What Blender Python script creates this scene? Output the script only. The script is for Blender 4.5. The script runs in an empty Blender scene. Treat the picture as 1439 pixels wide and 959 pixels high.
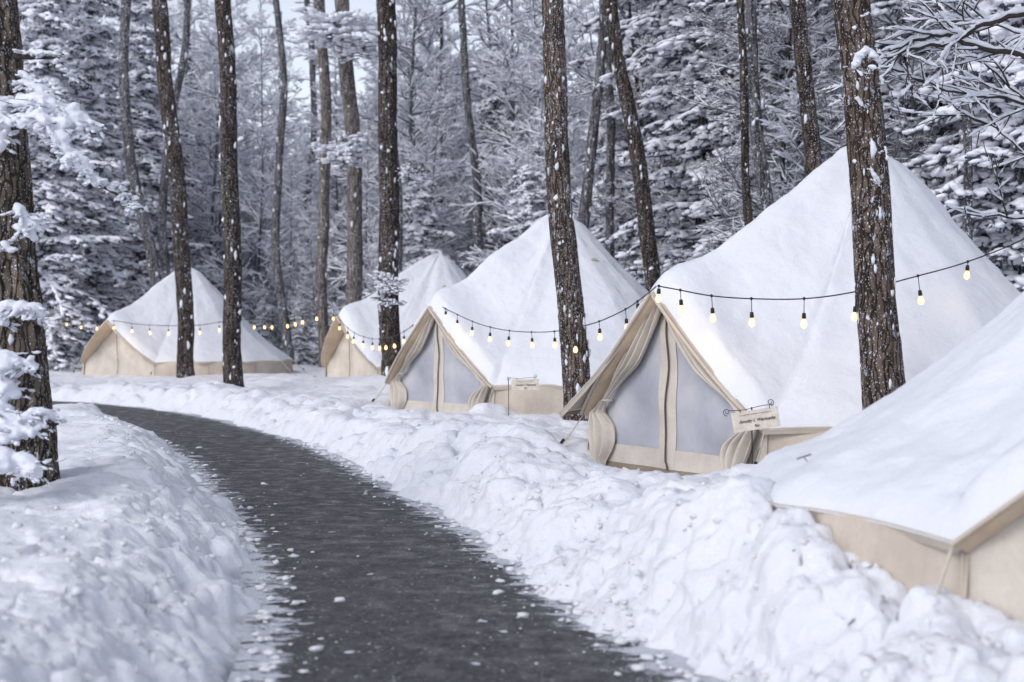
import bpy, math, random
import numpy as np
from mathutils import Vector, Matrix
random.seed(7)
rng = np.random.default_rng(11)
C = bpy.context.scene.collection
F, CX, HY, CAMZ = 2000.0, 719.5, 468.0, 1.4      # focal length in photo pixels, centre column, horizon row, eye height
PI = math.pi

# ------------------------------------------------------------------ helpers
def P(px, py, Y):
    return Vector(((px-CX)/F*Y, Y, CAMZ-(py-HY)/F*Y))

def tag(o, label=None, cat=None, group=None, kind=None):
    if label: o['label'] = label
    if cat: o['category'] = cat
    if group: o['group'] = group
    if kind: o['kind'] = kind
    return o

def empty(name, loc=(0,0,0), rz=0, **k):
    o = bpy.data.objects.new(name, None); C.objects.link(o)
    o.location = loc; o.rotation_euler = (0,0,rz); o.empty_display_size = .2
    return tag(o, **k)

class Soup:
    """collects vertices and faces (tri / quad arrays with a material slot each)"""
    def __init__(s): s.V=[]; s.n=0; s.F=[]
    def add(s, V, F, m=0):
        V = np.asarray(V, dtype=np.float32).reshape(-1,3); F = np.asarray(F, dtype=np.int64)
        s.V.append(V); s.F.append((F+s.n, m)); s.n += len(V)
    def tubes(s, p0, p1, r0, r1, k=5, m=0, offset=None, squash=1.0):
        p0=np.asarray(p0,float); p1=np.asarray(p1,float); r0=np.asarray(r0,float); r1=np.asarray(r1,float)
        if len(p0)==0: return
        d = p1-p0; L = np.linalg.norm(d,axis=1,keepdims=True)+1e-9; d=d/L
        up = np.where(np.abs(d[:,2:3])>.95, np.array([[1.,0,0]]), np.array([[0,0,1.]]))
        a = np.cross(d,up); a/=np.linalg.norm(a,axis=1,keepdims=True)+1e-9
        b = np.cross(a,d)
        ang = np.linspace(0,2*PI,k,endpoint=False)
        ca = np.cos(ang)[None,:,None]; sa=np.sin(ang)[None,:,None]
        ring = a[:,None,:]*ca + b[:,None,:]*sa*squash
        A = p0[:,None,:]+ring*r0[:,None,None]; B = p1[:,None,:]+ring*r1[:,None,None]
        V = np.concatenate([A,B],axis=1)
        n=len(p0); i=np.arange(k); j=(i+1)%k
        f = np.stack([i,j,j+k,i+k],axis=1)[None]+ (np.arange(n)*2*k)[:,None,None]
        s.add(V.reshape(-1,3), f.reshape(-1,4), m)
    def poly_tube(s, pts, rad, k=6, m=0, cap=True):
        pts=np.asarray([tuple(p) for p in pts],float); n=len(pts)
        rad=np.full(n,rad) if np.isscalar(rad) else np.asarray(rad,float)
        t=np.gradient(pts,axis=0); t/=np.linalg.norm(t,axis=1,keepdims=True)+1e-9
        up=np.array([0,0,1.]) if abs(t[0][2])<.9 else np.array([1.,0,0])
        V=[]; a=np.cross(t[0],up); a/=np.linalg.norm(a)
        for q in range(n):
            a=a-t[q]*np.dot(a,t[q]); a/=np.linalg.norm(a)+1e-9; b=np.cross(t[q],a)
            for w in range(k):
                an=2*PI*w/k; V.append(pts[q]+rad[q]*(a*math.cos(an)+b*math.sin(an)))
        fs=[]
        for q in range(n-1):
            for w in range(k): fs.append((q*k+w,q*k+(w+1)%k,(q+1)*k+(w+1)%k,(q+1)*k+w))
        s.add(V,fs,m)
        if cap and k==4: s.add(V[:4],[(0,1,2,3)],m); s.add(V[-4:],[(3,2,1,0)],m)
    def grid(s, G, m=0, wrap_u=False):
        G=np.asarray(G,float); nu,nv=G.shape[:2]
        idx=np.arange(nu*nv).reshape(nu,nv)
        if wrap_u: idx=np.concatenate([idx,idx[:1]],axis=0)
        f=np.stack([idx[:-1,:-1],idx[1:,:-1],idx[1:,1:],idx[:-1,1:]],axis=-1).reshape(-1,4)
        s.add(G.reshape(-1,3),f,m)
    def blobs(s, c, ax, ay, az, m=0, rough=.25):
        """many little ellipsoids: centres c, half axis vectors ax, ay, az (n,3)"""
        c=np.asarray(c,float); n=len(c)
        if n==0: return
        k=6; V=[]
        lat=[-PI/2,-.6,.25,.85,PI/2]
        tmpl=[(0,0,-1)]
        for la in lat[1:-1]:
            for w in range(k):
                an=2*PI*w/k; tmpl.append((math.cos(la)*math.cos(an),math.cos(la)*math.sin(an),math.sin(la)))
        tmpl.append((0,0,1)); T=np.array(tmpl)
        J=1+rng.uniform(-rough,rough,(n,len(T),1))
        V=c[:,None,:]+J*(T[None,:,0:1]*ax[:,None,:]+T[None,:,1:2]*ay[:,None,:]+T[None,:,2:3]*az[:,None,:])
        nv=len(T); q=[]; t=[]
        for w in range(k):
            w2=(w+1)%k
            t.append((0,1+w2,1+w)); t.append((nv-1,1+2*k+w,1+2*k+w2))
            for r in range(2): q.append((1+r*k+w,1+r*k+w2,1+(r+1)*k+w2,1+(r+1)*k+w))
        base=(np.arange(n)*nv)[:,None,None]
        s.V.append(V.reshape(-1,3).astype(np.float32))
        s.F.append(((np.array(t)[None]+base).reshape(-1,3)+s.n,m)); s.F.append(((np.array(q)[None]+base).reshape(-1,4)+s.n,m))
        s.n+=n*nv
    def mesh(s, name, mats, smooth=True):
        me=bpy.data.meshes.new(name)
        V=np.concatenate(s.V); loops=[];starts=[];tot=[];mi=[];off=0
        for F_,m in s.F:
            k=F_.shape[1]; loops.append(F_.reshape(-1)); starts.append(off+np.arange(len(F_))*k); tot.append(np.full(len(F_),k)); mi.append(np.full(len(F_),m)); off+=F_.size
        loops=np.concatenate(loops); starts=np.concatenate(starts); tot=np.concatenate(tot); mi=np.concatenate(mi)
        me.vertices.add(len(V)); me.vertices.foreach_set('co',V.astype(np.float32).reshape(-1))
        me.loops.add(len(loops)); me.loops.foreach_set('vertex_index',loops.astype(np.int32))
        me.polygons.add(len(starts)); me.polygons.foreach_set('loop_start',starts.astype(np.int32)); me.polygons.foreach_set('loop_total',tot.astype(np.int32))
        me.polygons.foreach_set('material_index',mi.astype(np.int32))
        me.polygons.foreach_set('use_smooth',np.full(len(starts),smooth))
        for m in mats: me.materials.append(m)
        me.update(calc_edges=True); me.validate()
        return me
    def build(s, name, mats, parent=None, smooth=True):
        if not isinstance(mats,(list,tuple)): mats=[mats]
        o=bpy.data.objects.new(name, s.mesh(name,mats,smooth)); C.objects.link(o)
        if parent: o.parent=parent
        return o

def copy_tree(o, parent=None):
    c=o.copy(); C.objects.link(c); c.parent=parent
    for ch in list(o.children): copy_tree(ch,c)
    return c

# ------------------------------------------------------------------ numpy noise
def _h(ix,iy,iz,seed=0):
    x=(ix.astype(np.int64)*374761393+iy.astype(np.int64)*668265263+iz.astype(np.int64)*2147483647+seed*1013904223)&0xffffffff
    x=((x^(x>>13))*1274126177)&0xffffffff; x=((x^(x>>16))*2246822519)&0xffffffff; x=x^(x>>15)
    return (x&0xffffff)/float(0xffffff)
def vnoise(x,y,z=None,seed=0):
    x=np.asarray(x,float); y=np.asarray(y,float); z=np.zeros_like(x) if z is None else np.asarray(z,float)+0*x
    ix,iy,iz=np.floor(x),np.floor(y),np.floor(z); fx,fy,fz=x-ix,y-iy,z-iz
    fx=fx*fx*fx*(fx*(fx*6-15)+10); fy=fy*fy*fy*(fy*(fy*6-15)+10); fz=fz*fz*(3-2*fz)
    r=0
    for a in (0,1):
        for b in (0,1):
            for c in (0,1):
                w=(fx if a else 1-fx)*(fy if b else 1-fy)*(fz if c else 1-fz)
                r=r+w*_h(ix+a,iy+b,iz+c,seed)
    return r*2-1
def fbm(x,y,z=None,o=4,seed=0,gain=.5):
    r=0;a=1;t=0
    for i in range(o):
        r=r+a*vnoise(np.asarray(x)*2**i+17.3*i,np.asarray(y)*2**i-9.1*i,None if z is None else np.asarray(z)*2**i+5.7*i,seed+i); t+=a; a*=gain
    return r/t
def cells(x,y,seed=0):
    """rounded clods: 0..1 humps over a jittered grid"""
    ix,iy=np.floor(x),np.floor(y); best=np.zeros_like(x)
    for a in (-1,0,1):
        for b in (-1,0,1):
            jx=_h(ix+a,iy+b,ix*0,seed); jy=_h(ix+a,iy+b,ix*0,seed+5); rr=.45+.45*_h(ix+a,iy+b,ix*0,seed+9)
            d2=((x-(ix+a+jx))**2+(y-(iy+b+jy))**2)/rr**2
            best=np.maximum(best,np.sqrt(np.clip(1-d2,0,1))*rr)
    return best
def lumps(x,y,seed=0):
    ix,iy=np.floor(x),np.floor(y); t=np.zeros_like(x)
    for a in (-1,0,1):
        for b in (-1,0,1):
            jx=_h(ix+a,iy+b,ix*0,seed); jy=_h(ix+a,iy+b,ix*0,seed+5); rr=.50+.45*_h(ix+a,iy+b,ix*0,seed+9)
            d2=((x-(ix+a+jx))**2+(y-(iy+b+jy))**2)/rr**2
            t+=np.exp(9*np.sqrt(np.clip(1-d2,0,1))*rr)-1
    return np.log(1+t)/9
def sstep(a,b,x):
    t=np.clip((x-a)/(b-a),0,1); return t*t*(3-2*t)

# ------------------------------------------------------------------ materials
def mat(name):
    m=bpy.data.materials.new(name); m.use_nodes=True; nt=m.node_tree; b=nt.nodes['Principled BSDF']
    return m,nt,b
def N(nt,t,**k):
    n=nt.nodes.new(t)
    for a,v in k.items():
        if a in n.inputs: n.inputs[a].default_value=v
        else: setattr(n,a,v)
    return n
def ramp(nt,src,stops):
    r=nt.nodes.new('ShaderNodeValToRGB'); e=r.color_ramp.elements
    while len(e)<len(stops): e.new(.5)
    for i,(p,c) in enumerate(stops):
        e[i].position=p; e[i].color=(c,c,c,1) if not isinstance(c,tuple) else (*c,1)
    nt.links.new(src,r.inputs[0]); return r
def coords(nt,scale=(1,1,1),obj=True):
    tc=nt.nodes.new('ShaderNodeTexCoord'); mp=nt.nodes.new('ShaderNodeMapping'); mp.inputs['Scale'].default_value=scale
    nt.links.new(tc.outputs['Object' if obj else 'Generated'],mp.inputs[0]); return mp.outputs[0]
def noise(nt,vec,scale,detail=4,rough=.55):
    n=N(nt,'ShaderNodeTexNoise'); n.inputs['Scale'].default_value=scale; n.inputs['Detail'].default_value=detail; n.inputs['Roughness'].default_value=rough
    nt.links.new(vec,n.inputs['Vector']); return n.outputs['Fac']
def bump(nt,b,h,strength=.4,dist=.02,prev=None):
    n=N(nt,'ShaderNodeBump'); n.inputs['Strength'].default_value=strength; n.inputs['Distance'].default_value=dist
    nt.links.new(h,n.inputs['Height'])
    if prev: nt.links.new(prev,n.inputs['Normal'])
    nt.links.new(n.outputs[0],b.inputs['Normal']); return n.outputs[0]
def mixc(nt,f,a,b_):
    n=nt.nodes.new('ShaderNodeMix'); n.data_type='RGBA'
    if isinstance(f,float): n.inputs['Factor'].default_value=f
    else: nt.links.new(f,n.inputs['Factor'])
    for s,v in (('A',a),('B',b_)):
        i=[q for q in n.inputs if q.name==s and q.type=='RGBA'][0]
        if isinstance(v,tuple): i.default_value=(*v,1)
        else: nt.links.new(v,i)
    return [q for q in n.outputs if q.type=='RGBA'][0]
def mathn(nt,op,a,b_=None,clamp=False):
    n=nt.nodes.new('ShaderNodeMath'); n.operation=op; n.use_clamp=clamp
    for i,v in enumerate((a,b_)):
        if v is None: continue
        if isinstance(v,(int,float)): n.inputs[i].default_value=v
        else: nt.links.new(v,n.inputs[i])
    return n.outputs[0]

def snow_mat(name, col, fine=.5, sss=.0, dirt=0.0):
    m,nt,b=mat(name); v=coords(nt)
    n1=noise(nt,v,1.3,4); c=ramp(nt,n1,[(.3,tuple(x*.95 for x in col)),(.7,col)]).outputs[0]
    if dirt:
        d=noise(nt,v,26,3); dm=ramp(nt,d,[(.70,0),(.76,dirt)]).outputs[0]
        c=mixc(nt,dm,c,(.25,.22,.2))
    nt.links.new(c,b.inputs['Base Color'])
    b.inputs['Roughness'].default_value=.62; b.inputs['Specular IOR Level'].default_value=.25
    if sss:
        b.inputs['Subsurface Weight'].default_value=sss; b.inputs['Subsurface Radius'].default_value=(.7,.8,1.0); b.inputs['Subsurface Scale'].default_value=.045
    if fine:
        g=bump(nt,b,noise(nt,v,9,6,.65),fine*.7,.05)
        bump(nt,b,noise(nt,v,90,3,.7),fine*.55,.006,g)
    return m
M={}
M['snow']=snow_mat('snow',(.81,.83,.89),.85,.38,.0)
M['roof_snow']=snow_mat('roof_snow',(.80,.825,.89),.5)
M['tree_snow']=snow_mat('tree_snow',(.86,.88,.96),0)  # brighter, bluer snow: pale haze of the woods put into its colour
M['pad_snow']=snow_mat('pad_snow',(.78,.81,.89),.6)

def bark(name, dark, light, snowamt, vs=.16, sc=9, tone=None):
    m,nt,b=mat(name); v=coords(nt,(1,1,vs)); v1=coords(nt,(1,1,.6))
    a=noise(nt,v,sc,6,.65)
    vo=N(nt,'ShaderNodeTexVoronoi'); vo.feature='DISTANCE_TO_EDGE'; vo.inputs['Scale'].default_value=sc*1.6
    wv=nt.nodes.new('ShaderNodeVectorMath'); wv.operation='ADD'
    nn=N(nt,'ShaderNodeTexNoise'); nn.inputs['Scale'].default_value=6; nt.links.new(v1,nn.inputs['Vector'])
    sc_=nt.nodes.new('ShaderNodeVectorMath'); sc_.operation='SCALE'; sc_.inputs['Scale'].default_value=.12
    nt.links.new(nn.outputs['Color'],sc_.inputs[0]); nt.links.new(v,wv.inputs[0]); nt.links.new(sc_.outputs[0],wv.inputs[1])
    nt.links.new(wv.outputs[0],vo.inputs['Vector'])
    edge=ramp(nt,vo.outputs['Distance'],[(0,0),(.16,1)]).outputs[0]
    vf=coords(nt,(1,1,.10)); fine=noise(nt,vf,30,8,.72); mid=noise(nt,coords(nt,(1,1,.3)),16,6,.7)
    h=mathn(nt,'MULTIPLY',mathn(nt,'ADD',mathn(nt,'MULTIPLY',edge,.45),.55),mathn(nt,'ADD',mathn(nt,'MULTIPLY',a,.55),mathn(nt,'MULTIPLY',mathn(nt,'ADD',fine,mid),.42)))
    h=mathn(nt,'MULTIPLY',mathn(nt,'SUBTRACT',h,.27),2.3,True)
    c=ramp(nt,h,[(.22,dark),(.55,tuple(x*.62 for x in light)),(.9,tuple(x*1.45 for x in light))]).outputs[0]
    big=noise(nt,v1,1.7,3); c=mixc(nt,ramp(nt,big,[(.35,0),(.7,.55)]).outputs[0],c,tone or tuple(x*.6 for x in light))
    g=bump(nt,b,h,1.0,.035)
    if snowamt:
        s1=noise(nt,v1,22,4,.7); s2=noise(nt,v1,2.2,3)
        s3=N(nt,'ShaderNodeTexVoronoi'); s3.inputs['Scale'].default_value=34; nt.links.new(v1,s3.inputs['Vector'])
        s4=N(nt,'ShaderNodeTexVoronoi'); s4.inputs['Scale'].default_value=70; nt.links.new(v1,s4.inputs['Vector'])
        e1=ramp(nt,mathn(nt,'ADD',s1,mathn(nt,'MULTIPLY',s2,.22)),[(.785-snowamt*.12,0),(.805-snowamt*.12,1)]).outputs[0]
        e3=ramp(nt,mathn(nt,'SUBTRACT',s3.outputs['Distance'],mathn(nt,'MULTIPLY',s2,.25)),[(.0,1),(.01+.04*snowamt,1),(.03+.04*snowamt,0)]).outputs[0]
        e4=ramp(nt,mathn(nt,'SUBTRACT',s4.outputs['Distance'],mathn(nt,'MULTIPLY',s2,.2)),[(.0,1),(.07+.05*snowamt,1),(.09+.05*snowamt,0)]).outputs[0]
        tn=nt.nodes.new('ShaderNodeTexCoord'); dt=nt.nodes.new('ShaderNodeVectorMath'); dt.operation='DOT_PRODUCT'; dt.inputs[1].default_value=(.93,-.25,.25); nt.links.new(tn.outputs['Normal'],dt.inputs[0])
        wd=mathn(nt,'ADD',mathn(nt,'MULTIPLY',dt.outputs['Value'],.16),mathn(nt,'ADD',mathn(nt,'MULTIPLY',noise(nt,v1,13,5,.75),.9),mathn(nt,'MULTIPLY',s2,.5)))
        e1=mathn(nt,'MAXIMUM',e1,ramp(nt,mathn(nt,'MULTIPLY',wd,.8),[(.765,0),(.79,1)]).outputs[0])
        mk=mathn(nt,'MAXIMUM',e1,mathn(nt,'MAXIMUM',e3,e4),True)
        c=mixc(nt,mk,c,(.62,.65,.73))
        bump(nt,b,mk,.6,.015,g)
    nt.links.new(c,b.inputs['Base Color']); b.inputs['Roughness'].default_value=.9; b.inputs['Specular IOR Level'].default_value=.15
    return m
M['bark']=bark('bark_near',(.020,.015,.012),(.115,.088,.073),.55,sc=13,vs=.13)
M['bark_old']=bark('bark_old',(.022,.018,.015),(.135,.108,.088),.12,vs=.13,sc=15,tone=(.05,.043,.04))
M['bark_mid']=bark('bark_mid',(.020,.014,.012),(.066,.050,.042),.35,sc=7)
M['bark_pale']=bark('bark_pale',(.06,.05,.045),(.19,.165,.148),.6,sc=7)
M['bark_haze']=bark('bark_haze',(.045,.045,.055),(.12,.115,.125),.7,sc=5)  # greyer, bluer bark: haze over the woods painted into the colour
def simple(name,col,rough=.8,spec=.2,metal=0):
    m,nt,b=mat(name); v=coords(nt); n=noise(nt,v,14,4)
    c=ramp(nt,n,[(.3,tuple(x*.8 for x in col)),(.7,tuple(min(1,x*1.12) for x in col))]).outputs[0]
    nt.links.new(c,b.inputs['Base Color']); b.inputs['Roughness'].default_value=rough; b.inputs['Specular IOR Level'].default_value=spec; b.inputs['Metallic'].default_value=metal
    return m
M['twig']=simple('twig_bark_haze',(.16,.16,.19))  # blue-grey haze mixed into the twig colour
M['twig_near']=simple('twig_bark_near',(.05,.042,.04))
M['needle']=simple('needles',(.10,.11,.135),.9)  # needles lifted towards blue-grey, haze painted in
M['needle_haze']=simple('needles_haze',(.24,.26,.32),.9)  # distant branches, much paler: haze carried by the colour alone
M['rope']=simple('rope',(.6,.55,.48))
M['black']=simple('cord_rubber',(.012,.012,.013),.5,.4)
M['iron']=simple('wrought_iron',(.03,.028,.028),.55,.4)
M['zip']=simple('zip_tape',(.11,.095,.085),.7)
M['wood']=simple('stake_wood',(.16,.12,.09))
M['ink']=simple('sign_ink',(.06,.055,.05))

def canvas(name,col,warm=0.0,wrinkle=.5):
    m,nt,b=mat(name); v=coords(nt)
    n=noise(nt,v,2.2,5,.6); n2=noise(nt,v,40,3)
    c=ramp(nt,n,[(.28,tuple(x*.78 for x in col)),(.55,col),(.8,tuple(min(1,x*1.1) for x in col))]).outputs[0]
    c=mixc(nt,ramp(nt,n2,[(.3,.22),(.6,0)]).outputs[0],c,tuple(x*.7 for x in col))
    nt.links.new(c,b.inputs['Base Color']); b.inputs['Roughness'].default_value=.85; b.inputs['Specular IOR Level'].default_value=.15
    v2=coords(nt,(1,1,.35)); g=bump(nt,b,noise(nt,v2,5,4),wrinkle,.05); bump(nt,b,n2,.25,.004,g)
    return m
M['canvas']=canvas('canvas_beige',(.61,.54,.465))
M['canvas_door']=canvas('canvas_door',(.66,.605,.54))
M['canvas_warmlit']=canvas('canvas_warmlit',(.60,.48,.36))  # canvas tinted orange: warm light on the hood's inside painted in
M['floor']=canvas('groundsheet',(.30,.24,.19))
M['board']=simple('sign_board',(.70,.64,.56),.7)
def netmat():
    m,nt,b=mat('door_netting'); v=coords(nt)
    n=noise(nt,v,1.6,4); 
    c=ramp(nt,n,[(.3,(.33,.34,.385)),(.5,(.44,.45,.50)),(.7,(.56,.555,.57))]).outputs[0]  # pale and dark blotches painted as vague reflections of the interior
    gz=N(nt,'ShaderNodeTexWave'); gz.inputs['Scale'].default_value=60; gz.bands_direction='Z'; nt.links.new(v,gz.inputs['Vector'])
    c=mixc(nt,mathn(nt,'MULTIPLY',gz.outputs['Fac'],.12),c,(.25,.27,.35))
    nt.links.new(c,b.inputs['Base Color']); b.inputs['Roughness'].default_value=.8
    bump(nt,b,noise(nt,v,4,3),.3,.03); return m
M['net']=netmat()
def asphalt():
    m,nt,b=mat('wet_asphalt'); v=coords(nt)
    big=noise(nt,v,.9,5,.6); fine=noise(nt,v,120,2,.7)
    c=ramp(nt,big,[(.3,(.026,.026,.029)),(.7,(.066,.066,.071))]).outputs[0]
    c=mixc(nt,ramp(nt,fine,[(.35,.8),(.65,0)]).outputs[0],c,(.018,.018,.020))
    g2=noise(nt,v,38,5,.8); c=mixc(nt,ramp(nt,g2,[(.46,0),(.62,.85)]).outputs[0],c,(.17,.172,.182)); g3=noise(nt,v,5,6,.7); c=mixc(nt,ramp(nt,g3,[(.40,.6),(.60,0)]).outputs[0],c,(.016,.016,.019))
    at=N(nt,'ShaderNodeAttribute'); at.attribute_name='edge'
    # snow flecks, scattered everywhere; dusting towards the sides of the path
    w1=noise(nt,coords(nt,(1,1,1)),3.0,6,.7)
    vo=N(nt,'ShaderNodeTexVoronoi'); vo.inputs['Scale'].default_value=9; vo.inputs['Randomness'].default_value=1
    vv=coords(nt,(1,1.0,1)); nn=N(nt,'ShaderNodeTexNoise'); nn.inputs['Scale'].default_value=14; nt.links.new(vv,nn.inputs['Vector'])
    ad=nt.nodes.new('ShaderNodeVectorMath'); ad.operation='ADD'; s_=nt.nodes.new('ShaderNodeVectorMath'); s_.operation='SCALE'; s_.inputs['Scale'].default_value=.09
    nt.links.new(nn.outputs['Color'],s_.inputs[0]); nt.links.new(vv,ad.inputs[0]); nt.links.new(s_.outputs[0],ad.inputs[1]); nt.links.new(ad.outputs[0],vo.inputs['Vector'])
    vr=nt.nodes.new('ShaderNodeSeparateColor'); nt.links.new(vo.outputs['Color'],vr.inputs[0])
    size=mathn(nt,'MULTIPLY',mathn(nt,'POWER',vr.outputs[0],14.0),.26)
    f1=mathn(nt,'LESS_THAN',vo.outputs['Distance'],size)
    vo2=N(nt,'ShaderNodeTexVoronoi'); vo2.inputs['Scale'].default_value=46; nt.links.new(ad.outputs[0],vo2.inputs['Vector'])
    vr2=nt.nodes.new('ShaderNodeSeparateColor'); nt.links.new(vo2.outputs['Color'],vr2.inputs[0])
    f2=mathn(nt,'LESS_THAN',vo2.outputs['Distance'],mathn(nt,'MULTIPLY',mathn(nt,'POWER',vr2.outputs[0],3.6),.30))
    f3=ramp(nt,mathn(nt,'ADD',noise(nt,coords(nt,(.55,1,1)),8,6,.75),mathn(nt,'MULTIPLY',at.outputs['Fac'],.22)),[(.72,0),(.76,.9)]).outputs[0]
    f4=ramp(nt,mathn(nt,'ADD',noise(nt,v,2.0,7,.8),mathn(nt,'MULTIPLY',at.outputs['Fac'],.10)),[(.64,0),(.72,.35)]).outputs[0]
    mk=mathn(nt,'MAXIMUM',mathn(nt,'MAXIMUM',f1,f2),mathn(nt,'MAXIMUM',f3,f4),True)
    c=mixc(nt,mk,c,(.66,.69,.76)); nt.links.new(c,b.inputs['Base Color'])
    r=ramp(nt,g3,[(.38,.22),(.62,.75)]).outputs[0]
    nt.links.new(mathn(nt,'MAXIMUM',r,mk),b.inputs['Roughness'])
    g=bump(nt,b,mathn(nt,'ADD',fine,g2),.8,.008); bump(nt,b,mk,.6,.01,g); b.inputs['Specular IOR Level'].default_value=.4
    return m
M['asphalt']=asphalt()
def emis(name,col,s):
    m,nt,b=mat(name); b.inputs['Base Color'].default_value=(*col,1); b.inputs['Roughness'].default_value=.2
    b.inputs['Emission Strength'].default_value=s
    v=coords(nt,(1,1,1),False); sp=nt.nodes.new('ShaderNodeSeparateXYZ'); nt.links.new(v,sp.inputs[0])
    c=ramp(nt,sp.outputs[2],[(.0,(1,.52,.16)),(.25,(1,.70,.32)),(.6,(1,.80,.45)),(.95,(1,.40,.08))]).outputs[0]
    nt.links.new(c,b.inputs['Emission Color']); return m
M['bulb']=emis('lit_bulb_glass',(1,.66,.3),1.5)

# ------------------------------------------------------------------ path outline (metres; x of the left and right edges by distance y)
RY=np.array([-40,-6,3,5.7,6.0,6.6,7.5,8.5,9.4,10.3,12.1,13.4,15.6,18.8,23.5,26.5,29,31,32.2])
RX=np.array([1.4,1.35,1.2,.74,.56,.30,.09,-.04,-.27,-.52,-.95,-1.34,-1.97,-3.0,-5.1,-6.9,-9.0,-12.5,-20])
LY=np.array([-40,-6,3,5.7,6.5,7.7,8.7,9.9,11.1,12.6,14.6,17,19.7,22.5,25.0,27.0,28.4,29.4])
LX=np.array([-.9,-.9,-.85,-.93,-1.02,-1.24,-1.46,-1.76,-2.10,-2.55,-3.15,-3.95,-5.0,-6.35,-7.9,-10,-13.5,-20])
def curve(ys,xs,n=120):
    # resample both outlines evenly along their length
    t=np.concatenate([[0],np.cumsum(np.hypot(np.diff(xs),np.diff(ys)))]); T=np.linspace(0,t[-1],n*4)
    x=np.interp(T,t,xs); y=np.interp(T,t,ys)
    k=np.ones(15)/15; xp=np.pad(x,7,mode='edge'); yp=np.pad(y,7,mode='edge')
    return np.convolve(xp,k,'valid')[::4], np.convolve(yp,k,'valid')[::4]
rx,ry=curve(RY,RX); lx,ly=curve(LY,LX)
def dist_poly(x,y,cx,cy):
    best=np.full(x.shape,1e9,dtype=np.float32); side=np.zeros(x.shape,dtype=np.float32)
    for i in range(len(cx)-1):
        ax,ay,bx,by=cx[i],cy[i],cx[i+1],cy[i+1]; dx,dy=bx-ax,by-ay; L=dx*dx+dy*dy
        if L<1e-9: continue
        t=np.clip(((x-ax)*dx+(y-ay)*dy)/L,0,1); px=ax+t*dx-x; py=ay+t*dy-y; d=px*px+py*py
        m=d<best; best=np.where(m,d,best); side=np.where(m,np.sign(dx*(y-ay)-dy*(x-ax)),side)
    return np.sqrt(best)*side          # + on the left of the line, - on the right

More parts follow.
